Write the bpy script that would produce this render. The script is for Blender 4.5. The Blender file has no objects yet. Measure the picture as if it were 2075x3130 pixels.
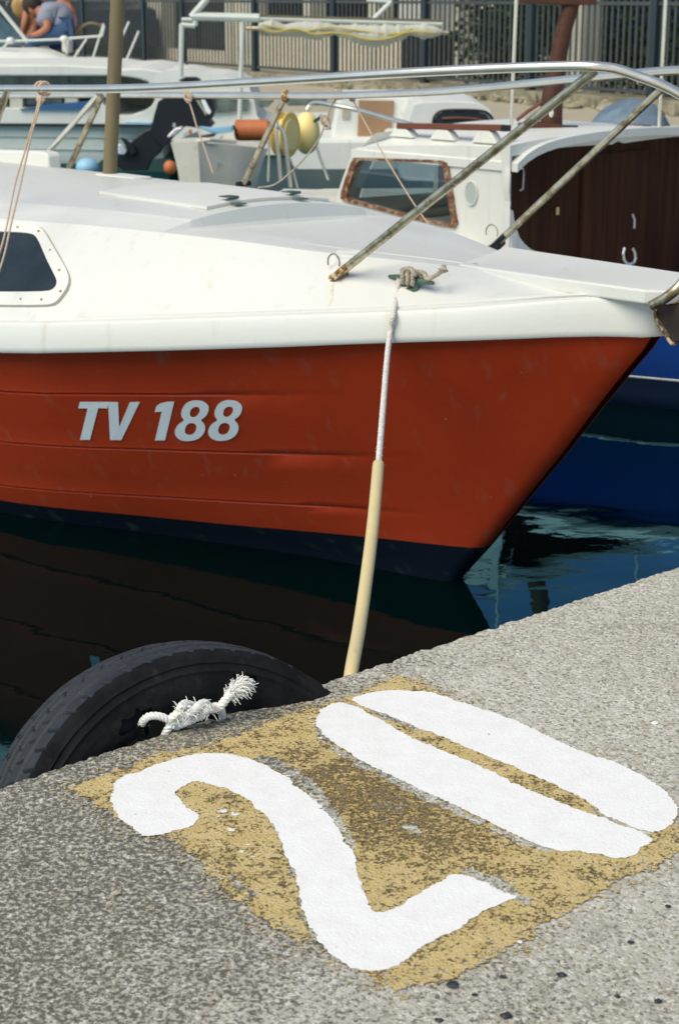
import bpy, bmesh, math, random
from math import sin, cos, pi, radians, sqrt, hypot, exp
from mathutils import Vector as V3, Matrix, noise
from mathutils.bvhtree import BVHTree
from mathutils.geometry import tessellate_polygon
random.seed(7)
SC = bpy.context.scene
COL = SC.collection

# ------------------------------------------------------------------ camera
F, PITCH, CAMH = 5300.0, radians(16.6), 1.10
WATER_Z = -0.48
cam = bpy.data.cameras.new('camera')
cam.sensor_fit = 'VERTICAL'; cam.sensor_height = 36.0; cam.lens = F/3130*36
cam.clip_start = 0.05; cam.clip_end = 3000
cam.dof.use_dof = True; cam.dof.focus_distance = 2.9; cam.dof.aperture_fstop = 11.0
co = bpy.data.objects.new('camera', cam); COL.objects.link(co)
co.location = (0, 0, CAMH); co.rotation_euler = (pi/2-PITCH, 0, 0)
SC.camera = co

# ------------------------------------------------------------------ world, sun, exposure
SUN_AZ, SUN_EL = radians(-135), radians(50)       # azimuth from +Y towards +X
w = bpy.data.worlds.new("World"); SC.world = w; w.use_nodes = True
nt = w.node_tree; bg = nt.nodes['Background']
sky = nt.nodes.new('ShaderNodeTexSky'); sky.sky_type = 'NISHITA'; sky.sun_disc = False
sky.sun_elevation = SUN_EL; sky.sun_rotation = SUN_AZ
sky.air_density = 1.0; sky.dust_density = 0.15; sky.ozone_density = 3.0
nt.links.new(sky.outputs[0], bg.inputs[0]); bg.inputs[1].default_value = 0.12
sun = bpy.data.lights.new('sun', 'SUN'); sun.energy = 3.5; sun.angle = radians(46); sun.color = (1.0, .895, .70)
so = bpy.data.objects.new('sun', sun); COL.objects.link(so)
sd = V3((sin(SUN_AZ)*cos(SUN_EL), cos(SUN_AZ)*cos(SUN_EL), sin(SUN_EL)))
so.rotation_euler = sd.to_track_quat('Z', 'Y').to_euler(); so.location = sd*20
SC.view_settings.view_transform = 'Standard'; SC.view_settings.look = 'None'
SC.view_settings.exposure = 0.16; SC.view_settings.gamma = 1.0
SC.cycles.max_bounces = 8; SC.cycles.transparent_max_bounces = 12

# ------------------------------------------------------------------ survey helpers: a sight line meets a real plane
CAMP = V3((0, 0, CAMH))
def ray(x, y):
    a = (x-1037.5)/F; b = (1565-y)/F; c, s = cos(PITCH), sin(PITCH)
    return V3((a, c+b*s, -s+b*c))
def onz(x, y, z):
    d = ray(x, y); return CAMP + d*((z-CAMH)/d.z)
def atY(x, y, Y):
    d = ray(x, y); return CAMP + d*(Y/d.y)
def onplane(x, y, P, N):
    d = ray(x, y); return CAMP + d*(((P-CAMP).dot(N))/d.dot(N))
def interp(x, xs, ys):
    if x <= xs[0]: return ys[0]
    for i in range(1, len(xs)):
        if x <= xs[i]:
            t = (x-xs[i-1])/(xs[i]-xs[i-1]); return ys[i-1]+(ys[i]-ys[i-1])*t
    return ys[-1]
def smooth_interp(x, xs, ys):     # cubic Hermite through the table
    n = len(xs)
    if x <= xs[0]: return ys[0]
    if x >= xs[-1]: return ys[-1]
    for i in range(1, n):
        if x <= xs[i]: break
    def sl(k):
        if k == 0: return (ys[1]-ys[0])/(xs[1]-xs[0])
        if k == n-1: return (ys[-1]-ys[-2])/(xs[-1]-xs[-2])
        return (ys[k+1]-ys[k-1])/(xs[k+1]-xs[k-1])
    h = xs[i]-xs[i-1]; t = (x-xs[i-1])/h
    return ((2*t**3-3*t*t+1)*ys[i-1]+(t**3-2*t*t+t)*h*sl(i-1)+(-2*t**3+3*t*t)*ys[i]+(t**3-t*t)*h*sl(i))

# ------------------------------------------------------------------ materials
def nodes(name):
    m = bpy.data.materials.new(name); m.use_nodes = True
    n = m.node_tree; p = n.nodes['Principled BSDF']; return m, n, p
def paint(name, c, rough=.5, metal=0.0, c2=None, nscale=3.0, amt=.5, bump=0.0, bscale=60.0, stretch=(1, 1, 1), lo=.4, hi=.65, spec=.5, c3=None, s3=25.0, lo3=.6, hi3=.66):
    m, n, p = nodes(name)
    tc = n.nodes.new('ShaderNodeTexCoord'); mp = n.nodes.new('ShaderNodeMapping'); mp.inputs['Scale'].default_value = stretch
    n.links.new(tc.outputs['Object'], mp.inputs[0])
    if c2 is None: c2 = tuple(v*.82 for v in c)
    ns = n.nodes.new('ShaderNodeTexNoise'); ns.inputs['Scale'].default_value = nscale; ns.inputs['Detail'].default_value = 8; ns.inputs['Roughness'].default_value = .65
    n.links.new(mp.outputs[0], ns.inputs['Vector'])
    mr = n.nodes.new('ShaderNodeMapRange'); mr.inputs['From Min'].default_value = lo; mr.inputs['From Max'].default_value = hi
    mr.inputs['To Max'].default_value = amt
    n.links.new(ns.outputs[0], mr.inputs[0])
    mx = n.nodes.new('ShaderNodeMix'); mx.data_type = 'RGBA'
    mx.inputs[6].default_value = (*c, 1); mx.inputs[7].default_value = (*c2, 1)
    n.links.new(mr.outputs[0], mx.inputs[0]); out = mx.outputs[2]
    if c3:
        n3 = n.nodes.new('ShaderNodeTexNoise'); n3.inputs['Scale'].default_value = s3; n3.inputs['Detail'].default_value = 5
        n.links.new(mp.outputs[0], n3.inputs['Vector'])
        m3 = n.nodes.new('ShaderNodeMapRange'); m3.inputs['From Min'].default_value = lo3; m3.inputs['From Max'].default_value = hi3
        n.links.new(n3.outputs[0], m3.inputs[0])
        x3 = n.nodes.new('ShaderNodeMix'); x3.data_type = 'RGBA'; x3.inputs[7].default_value = (*c3, 1)
        n.links.new(out, x3.inputs[6]); n.links.new(m3.outputs[0], x3.inputs[0]); out = x3.outputs[2]
    n.links.new(out, p.inputs['Base Color'])
    p.inputs['Roughness'].default_value = rough; p.inputs['Metallic'].default_value = metal
    p.inputs['Specular IOR Level'].default_value = spec
    if bump:
        nb = n.nodes.new('ShaderNodeTexNoise'); nb.inputs['Scale'].default_value = bscale; nb.inputs['Detail'].default_value = 4
        n.links.new(mp.outputs[0], nb.inputs['Vector'])
        bp = n.nodes.new('ShaderNodeBump'); bp.inputs['Strength'].default_value = 1.0; bp.inputs['Distance'].default_value = bump
        n.links.new(nb.outputs[0], bp.inputs['Height']); n.links.new(bp.outputs[0], p.inputs['Normal'])
    return m

def streaks(m, col=(.50, .38, .20), amt=.35):
    n = m.node_tree; p = n.nodes['Principled BSDF']; src = p.inputs['Base Color'].links[0].from_socket
    tc = n.nodes.new('ShaderNodeTexCoord'); mp = n.nodes.new('ShaderNodeMapping'); mp.inputs['Scale'].default_value = (26, 26, 2.2); n.links.new(tc.outputs['Object'], mp.inputs[0])
    t = n.nodes.new('ShaderNodeTexNoise'); t.inputs['Scale'].default_value = 1.0; t.inputs['Detail'].default_value = 4; n.links.new(mp.outputs[0], t.inputs['Vector'])
    f = maprange(n, t.outputs[0], .60, .80, 0, amt)
    n.links.new(mix_rgb(n, f, src, col), p.inputs['Base Color'])
def mix_rgb(n, fac, a, b, mode='MIX'):
    mx = n.nodes.new('ShaderNodeMix'); mx.data_type = 'RGBA'; mx.blend_type = mode
    for sock, v in ((0, fac), (6, a), (7, b)):
        if isinstance(v, (tuple, float, int)):
            mx.inputs[sock].default_value = v if not isinstance(v, tuple) else (*v, 1)
        else: n.links.new(v, mx.inputs[sock])
    return mx.outputs[2]
def maprange(n, v, a, b, c=0.0, d=1.0):
    mr = n.nodes.new('ShaderNodeMapRange'); n.links.new(v, mr.inputs[0])
    for i, q in enumerate((a, b, c, d)): mr.inputs[i+1].default_value = q
    return mr.outputs[0]
def math_node(n, op, a, b=None):
    m = n.nodes.new('ShaderNodeMath'); m.operation = op
    for i, v in enumerate((a, b)):
        if v is None: continue
        if isinstance(v, (int, float)): m.inputs[i].default_value = v
        else: n.links.new(v, m.inputs[i])
    return m.outputs[0]
def noise_node(n, vec, scale, detail=6, rough=.6, dist=0.0):
    t = n.nodes.new('ShaderNodeTexNoise'); t.inputs['Scale'].default_value = scale; t.inputs['Detail'].default_value = detail
    t.inputs['Roughness'].default_value = rough; t.inputs['Distortion'].default_value = dist
    n.links.new(vec, t.inputs['Vector']); return t.outputs[0]
def voro(n, vec, scale, feature='F1'):
    t = n.nodes.new('ShaderNodeTexVoronoi'); t.inputs['Scale'].default_value = scale; t.feature = feature
    n.links.new(vec, t.inputs['Vector']); return t

def concrete_material(name, mode='plain'):
    """exposed aggregate concrete; mode 'yellow' adds a worn coat of ochre paint over the very same stone"""
    m, n, p = nodes(name)
    geo = n.nodes.new('ShaderNodeNewGeometry'); pos = geo.outputs['Position']
    sep = n.nodes.new('ShaderNodeSeparateXYZ'); n.links.new(pos, sep.inputs[0])
    big = noise_node(n, pos, 2.2, 5, .55)
    med = noise_node(n, pos, 26, 8, .7)
    grit = noise_node(n, pos, 128, 7, .78)
    fine = noise_node(n, pos, 420, 3, .7)
    v1 = voro(n, pos, 215); v2 = voro(n, pos, 95)
    base = mix_rgb(n, maprange(n, big, .35, .65), (.535, .51, .41), (.62, .595, .49))
    # the weathered, darker and coarser half lies towards -x
    side = maprange(n, math_node(n, 'ADD', sep.outputs[0], maprange(n, big, .3, .7, -.25, .25)), .28, -.25)
    base = mix_rgb(n, math_node(n, 'MULTIPLY', side, .17), base, (.27, .262, .21))
    # single grains, light and dark
    hs = n.nodes.new('ShaderNodeSeparateColor'); n.links.new(v1.outputs['Color'], hs.inputs[0])
    base = mix_rgb(n, math_node(n, 'MULTIPLY', maprange(n, hs.outputs[0], .60, .85), .7), base, (.82, .79, .69))
    base = mix_rgb(n, math_node(n, 'MULTIPLY', maprange(n, hs.outputs[1], .70, .92), .65), base, (.16, .15, .115))
    h2 = n.nodes.new('ShaderNodeSeparateColor'); n.links.new(v2.outputs['Color'], h2.inputs[0])
    base = mix_rgb(n, math_node(n, 'MULTIPLY', maprange(n, h2.outputs[2], .86, .97), .5), base, (.46, .38, .27))
    base = mix_rgb(n, math_node(n, 'MULTIPLY', maprange(n, h2.outputs[0], .9, .98), .5), base, (.70, .68, .62))
    # pits: thresholded grit, denser on the weathered half
    thr = math_node(n, 'ADD', grit, maprange(n, math_node(n, 'ADD', math_node(n, 'MULTIPLY', side, .6), med), .35, 1.1, -.05, .09))
    pit = maprange(n, thr, .535, .60)
    base = mix_rgb(n, math_node(n, 'MULTIPLY', pit, .85), base, (.085, .080, .058))
    base = mix_rgb(n, math_node(n, 'MULTIPLY', maprange(n, med, .62, .74), .45), base, (.15, .12, .07))
    stain = noise_node(n, pos, 7.5, 6, .6, .4)
    base = mix_rgb(n, math_node(n, 'MULTIPLY', maprange(n, stain, .60, .72), .4), base, (.19, .165, .12))
    height = math_node(n, 'ADD', math_node(n, 'MULTIPLY', grit, 1.0), math_node(n, 'ADD', math_node(n, 'MULTIPLY', med, .9), math_node(n, 'ADD', math_node(n, 'MULTIPLY', fine, .3), math_node(n, 'MULTIPLY', v1.outputs['Distance'], -.4))))
    col = base; bdist = .0035; rough = .9
    if mode == 'yellow':
        yel = mix_rgb(n, maprange(n, med, .35, .65), (.64, .48, .19), (.74, .58, .28))
        # wear is heaviest around the middle of the patch, between the two figures
        cx, cy = .055, 2.235
        dx = math_node(n, 'SUBTRACT', sep.outputs[0], cx); dy = math_node(n, 'SUBTRACT', sep.outputs[1], cy)
        along = math_node(n, 'ADD', math_node(n, 'MULTIPLY', dx, .63), math_node(n, 'MULTIPLY', dy, -.78))
        acr = math_node(n, 'ADD', math_node(n, 'MULTIPLY', dx, .78), math_node(n, 'MULTIPLY', dy, .63))
        r = math_node(n, 'SQRT', math_node(n, 'ADD', math_node(n, 'MULTIPLY', math_node(n, 'MULTIPLY', along, along), .55), math_node(n, 'MULTIPLY', math_node(n, 'MULTIPLY', acr, acr), 2.2)))
        wear = maprange(n, r, .21, .03, 0.0, 1.0)
        pn = math_node(n, 'ADD', math_node(n, 'MULTIPLY', noise_node(n, pos, 75, 7, .78), .55), math_node(n, 'MULTIPLY', noise_node(n, pos, 190, 4, .7), .45)); pn2 = noise_node(n, pos, 18, 5, .6)
        wn = math_node(n, 'ADD', math_node(n, 'ADD', pn, math_node(n, 'MULTIPLY', pn2, .30)), math_node(n, 'MULTIPLY', wear, .088))
        worn = maprange(n, wn, .655, .705)
        dark = maprange(n, noise_node(n, pos, 150, 5, .7), .42, .60)
        brown = mix_rgb(n, dark, (.24, .165, .06), (.036, .030, .014))
        tint = mix_rgb(n, math_node(n, 'MULTIPLY', wear, .40), yel, (.50, .33, .09))
        shade = mix_rgb(n, math_node(n, 'MULTIPLY', worn, .90), tint, brown)
        shade = mix_rgb(n, math_node(n, 'MULTIPLY', maprange(n, wn, .775, .82), .75), shade, base)
        col = shade; rough = .75; bdist = .0035
    if mode == 'white':
        col = mix_rgb(n, maprange(n, med, .4, .68), (.86, .86, .83), (.80, .795, .76))
        col = mix_rgb(n, math_node(n, 'MULTIPLY', maprange(n, grit, .615, .70), .45), col, (.56, .54, .47))
        col = mix_rgb(n, math_node(n, 'MULTIPLY', maprange(n, noise_node(n, pos, 85, 6, .7), .665, .70), .75), col, (.32, .27, .18))
        rough = .65; bdist = .0008
    n.links.new(col, p.inputs['Base Color']); p.inputs['Roughness'].default_value = rough
    p.inputs['Specular IOR Level'].default_value = .3
    bp = n.nodes.new('ShaderNodeBump'); bp.inputs['Distance'].default_value = bdist; bp.inputs['Strength'].default_value = 1.0
    n.links.new(height, bp.inputs['Height']); n.links.new(bp.outputs[0], p.inputs['Normal'])
    return m

def water_material():
    m, n, p = nodes('harbour_water')
    geo = n.nodes.new('ShaderNodeNewGeometry'); pos = geo.outputs['Position']
    mp = n.nodes.new('ShaderNodeMapping'); mp.inputs['Scale'].default_value = (1.0, 1.6, 1); mp.inputs['Rotation'].default_value = (0, 0, .35)
    n.links.new(pos, mp.inputs[0])
    a = noise_node(n, mp.outputs[0], 2.2, 2, .4); b = noise_node(n, mp.outputs[0], 9, 3, .5, .3)
    hgt = math_node(n, 'ADD', math_node(n, 'MULTIPLY', a, 1.0), math_node(n, 'MULTIPLY', b, .10))
    bp = n.nodes.new('ShaderNodeBump'); bp.inputs['Distance'].default_value = .0035; bp.inputs['Strength'].default_value = 1
    n.links.new(hgt, bp.inputs['Height']); n.links.new(bp.outputs[0], p.inputs['Normal'])
    fr = n.nodes.new('ShaderNodeFresnel'); fr.inputs['IOR'].default_value = 1.44; n.links.new(bp.outputs[0], fr.inputs['Normal'])
    gl = n.nodes.new('ShaderNodeBsdfGlossy'); gl.inputs['Color'].default_value = (.33, .76, .94, 1); gl.inputs['Roughness'].default_value = .015; n.links.new(bp.outputs[0], gl.inputs['Normal'])
    df = n.nodes.new('ShaderNodeBsdfDiffuse'); df.inputs['Color'].default_value = (.0006, .005, .005, 1)
    mx = n.nodes.new('ShaderNodeMixShader'); n.links.new(fr.outputs[0], mx.inputs[0]); n.links.new(df.outputs[0], mx.inputs[1]); n.links.new(gl.outputs[0], mx.inputs[2])
    n.links.new(mx.outputs[0], n.nodes['Material Output'].inputs[0])
    return m

M = {}
M['concrete'] = concrete_material('aggregate_concrete'); M['yellow'] = concrete_material('worn_ochre_paint', 'yellow')
M['digit'] = concrete_material('white_road_paint', 'white')
M['water'] = water_material()
M['gel'] = paint('white_gelcoat', (.67, .68, .64), .38, c2=(.68, .67, .59), nscale=2.6, amt=.55, bump=.0006, bscale=45, c3=(.60, .50, .34), s3=9, lo3=.70, hi3=.80)
M['gel_rough'] = paint('white_deck_paint', (.69, .70, .66), .6, c2=(.66, .65, .57), nscale=5, amt=.6, bump=.0008, bscale=120, c3=(.55, .45, .30), s3=14, lo3=.69, hi3=.78)
M['red'] = paint('red_hull_paint', (.43, .040, .008), .55, c2=(.35, .032, .007), nscale=2.0, amt=.8, bump=.0005, bscale=30, c3=(.55, .17, .09), s3=60, lo3=.73, hi3=.76, spec=.3)
M['navy'] = paint('navy_antifouling', (.0008, .0045, .014), .85, spec=.15, c2=(.001, .006, .010), nscale=4, amt=.8, c3=(.02, .04, .035), s3=12, lo3=.6, hi3=.75)
M['letter'] = paint('pale_grey_vinyl', (.86, .88, .88), .6, c2=(.80, .82, .83), nscale=8)
M['steel'] = paint('stainless_steel', (.88, .83, .72), .30, .85, c2=(.62, .54, .40), nscale=9, amt=.4)
M['rusty_steel'] = paint('tarnished_steel', (.62, .54, .38), .38, .8, c2=(.22, .16, .08), nscale=22, amt=.9, lo=.42, hi=.6, c3=(.55, .50, .40), s3=60, lo3=.55, hi3=.62)
M['rust'] = paint('rust_crust', (.33, .17, .05), .9, .1, c2=(.12, .05, .02), nscale=70, amt=1, bump=.002, bscale=150, c3=(.62, .52, .32), s3=55, lo3=.52, hi3=.6)
M['mast'] = paint('weathered_bronze_mast', (.20, .16, .082), .55, .2, c2=(.14, .115, .06), nscale=14, amt=.8, stretch=(1, 1, .15))
M['darkglass'] = paint('dark_acrylic', (.018, .028, .034), .25, c2=(.030, .038, .042), nscale=9, amt=.8, spec=.35)
M['sealant'] = paint('grey_sealant', (.42, .38, .28), .8)
M['ruststain'] = paint('faint_rust_stain', (.60, .50, .33), .6, c2=(.74, .72, .64), nscale=40, amt=1)
M['cleat'] = paint('green_bronze', (.10, .17, .12), .5, .4, c2=(.05, .08, .06), nscale=50)
M['rope_grey'] = paint('old_cotton_rope', (.50, .44, .34), .95, c2=(.25, .21, .16), nscale=90, amt=.9, bump=.002, bscale=300)
M['rope_white'] = paint('white_braided_rope', (.74, .71, .66), .9, c2=(.50, .47, .42), nscale=120, amt=.9, bump=.0015, bscale=350)
M['hose'] = paint('cream_hose', (.66, .54, .26), .45, c2=(.58, .48, .28), nscale=10, amt=.8, c3=(.42, .22, .05), s3=26, lo3=.68, hi3=.74)
M['hose_stripe'] = paint('green_stripe', (.20, .45, .32), .5)
M['twine'] = paint('pink_twine', (.55, .42, .30), .9, c2=(.40, .28, .20), nscale=80)
M['rubber'] = paint('tyre_rubber', (.008, .009, .010), .92, spec=.12, c2=(.020, .020, .021), nscale=16, amt=.8, bump=.0012, bscale=110, c3=(.035, .032, .028), s3=30, lo3=.60, hi3=.80)
M['tread'] = paint('worn_tread_rubber', (.026, .030, .037), .62, spec=.3, c2=(.014, .016, .019), nscale=18, amt=.8, bump=.0006, bscale=160, c3=(.05, .05, .055), s3=60, lo3=.62, hi3=.75)
M['fray'] = paint('frayed_white_rope', (.80, .80, .76), .95, c2=(.62, .61, .56), nscale=90)
M['iron'] = paint('brown_iron', (.030, .018, .011), .6, c2=(.085, .04, .02), nscale=14, amt=.7, bump=.002, bscale=40)
M['bluehull'] = paint('blue_hull_paint', (.007, .050, .28), .35, c2=(.005, .038, .21), nscale=3)
M['bluedark'] = paint('dark_blue_antifouling', (.004, .012, .045), .5)
M['weed'] = paint('green_weed', (.02, .04, .01), .9)
M['woodrail'] = paint('red_brown_teak', (.16, .047, .022), .5, c2=(.10, .03, .015), nscale=20, stretch=(.3, 1, 1))
M['varnish'] = paint('flaking_varnish', (.15, .055, .022), .5, c2=(.40, .30, .20), nscale=34, amt=.9, lo=.48, hi=.6)
M['darkwood'] = paint('dark_brown_boards', (.030, .009, .0035), .75, spec=.15, c2=(.060, .022, .008), nscale=26, amt=1, stretch=(1, 1, .05), bump=.001, bscale=80)
M['postwood'] = paint('brown_painted_post', (.085, .027, .010), .7, c2=(.045, .015, .007), nscale=30, amt=.9, bump=.002, bscale=90)
M['brass'] = paint('brass_plate', (.65, .50, .20), .4, .5)
M['whitemetal'] = paint('white_painted_steel', (.62, .66, .60), .5, c2=(.52, .55, .48), nscale=10)
M['chrome'] = paint('bright_iron', (.70, .72, .74), .35, .5)
M['black'] = paint('black_plastic', (.004, .006, .008), .45, c2=(.009, .010, .012), nscale=6)
M['greyhull'] = paint('grey_green_topsides', (.50, .55, .50), .5, c2=(.42, .46, .42), nscale=3)
M['creamhull'] = paint('stained_cream_fibreglass', (.60, .58, .49), .6, c2=(.48, .46, .36), nscale=8, c3=(.38, .33, .22), s3=9, lo3=.6, hi3=.75)
M['whiteboat'] = paint('white_fibreglass', (.72, .73, .67), .45, c2=(.60, .61, .55), nscale=3)
M['creamdeck'] = paint('cream_deck', (.66, .65, .54), .6, c2=(.58, .56, .46), nscale=4)
M['greenline'] = paint('dark_green_strip', (.015, .06, .05), .5)
M['tealglass'] = paint('smoky_window', (.07, .09, .09), .15, c2=(.20, .23, .20), nscale=5, amt=.9)
M['blueglass'] = paint('blue_windscreen', (.02, .07, .12), .15, c2=(.10, .17, .20), nscale=3, amt=.8)
M['bluetarp'] = paint('blue_canvas', (.03, .12, .28), .8)
M['lightblue'] = paint('light_blue_paint', (.30, .55, .72), .5)
M['orange'] = paint('orange_fender', (.52, .16, .05), .55, c2=(.42, .11, .03), nscale=8)
M['yellowf'] = paint('yellow_float', (.90, .74, .30), .5, c2=(.80, .62, .22), nscale=7)
M['yellowr'] = paint('ochre_reel', (.80, .56, .12), .6, c2=(.88, .70, .28), nscale=30)
M['plywood'] = paint('weathered_plywood', (.33, .20, .11), .8, c2=(.24, .15, .09), nscale=20, stretch=(1, 1, .2))
M['sail'] = paint('rolled_sailcloth', (.50, .50, .42), .9, c2=(.38, .38, .33), nscale=12)
M['sailedge'] = paint('yellow_webbing', (.52, .42, .10), .9)
M['tarp'] = paint('blue_grey_tarpaulin', (.10, .15, .20), .6, c2=(.18, .24, .29), nscale=6, amt=.8, bump=.02, bscale=7)
M['fence'] = paint('dark_blue_steel', (.018, .032, .042), .5)
M['bars'] = paint('grey_galvanised_bars', (.045, .055, .055), .55, c2=(.08, .085, .08), nscale=10)
M['pillar'] = paint('pale_plaster_pillar', (.68, .66, .54), .8, c2=(.55, .52, .41), nscale=3)
M['wall'] = paint('beige_plaster', (.78, .72, .57), .85, c2=(.62, .57, .43), nscale=2.5)
M['dim'] = paint('dark_interior_wall', (.010, .014, .014), .9, c2=(.02, .024, .022), nscale=2)  # near-black so the openings look unlit; their shade is in the colour
M['pave'] = paint('pale_pavement', (.42, .38, .28), .9, c2=(.34, .30, .21), nscale=3, bump=.004, bscale=20)
M['kerb'] = paint('mossy_kerb', (.34, .31, .22), .9, c2=(.12, .11, .06), nscale=6, amt=.9, bump=.01, bscale=14)
M['bark'] = paint('bark', (.07, .05, .035), .9)
M['skin'] = paint('skin', (.42, .17, .09), .6)
M['hair_dark'] = paint('dark_hair', (.03, .02, .012), .8); M['hair_blond'] = paint('blond_hair', (.45, .28, .10), .8)
M['tshirt'] = paint('grey_tshirt', (.26, .27, .33), .9); M['jeans'] = paint('blue_jeans', (.03, .075, .16), .9)
M['pink'] = paint('pink_top', (.52, .32, .32), .9); M['paleblue'] = paint('pale_blue_cloth', (.25, .42, .55), .9)
M['carblue'] = paint('blue_car_paint', (.008, .02, .055), .3); M['carwhite'] = paint('white_car_paint', (.6, .62, .62), .3)
M['stone_chip'] = paint('black_stone', (.02, .024, .03), .6, c2=(.06, .07, .08), nscale=90)
M['tail'] = paint('red_lamp_plastic', (.45, .03, .03), .3)
M['bone'] = paint('white_chip', (.8, .8, .76), .7)

def leafmat(name, c1, c2):
    m, n, p = nodes(name); oi = n.nodes.new('ShaderNodeNewGeometry')
    r = oi.outputs['Random Per Island']
    n.links.new(mix_rgb(n, r, c1, c2), p.inputs['Base Color']); p.inputs['Roughness'].default_value = .6
    return m
M['leaf'] = leafmat('green_leaves', (.010, .030, .008), (.035, .085, .02))
M['leafdark'] = leafmat('hedge_leaves', (.008, .026, .007), (.028, .085, .02))
M['leaf2'] = leafmat('bright_leaves', (.035, .10, .015), (.10, .19, .04))

streaks(M['gel'], (.50, .44, .32), .4); streaks(M['red'], (.30, .10, .06), .55); streaks(M['whiteboat'], (.42, .38, .28), .4)
# see-through pane
def glass_mat():
    m, n, p = nodes('cabin_glass')
    gl = n.nodes.new('ShaderNodeBsdfGlossy'); gl.inputs['Roughness'].default_value = .03; gl.inputs[0].default_value = (.85, .95, 1, 1)
    tr = n.nodes.new('ShaderNodeBsdfTransparent'); tr.inputs[0].default_value = (.62, .72, .74, 1)
    mx = n.nodes.new('ShaderNodeMixShader'); mx.inputs[0].default_value = .22
    n.links.new(tr.outputs[0], mx.inputs[1]); n.links.new(gl.outputs[0], mx.inputs[2])
    n.links.new(mx.outputs[0], n.nodes['Material Output'].inputs[0]); return m
M['glass'] = glass_mat()

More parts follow.
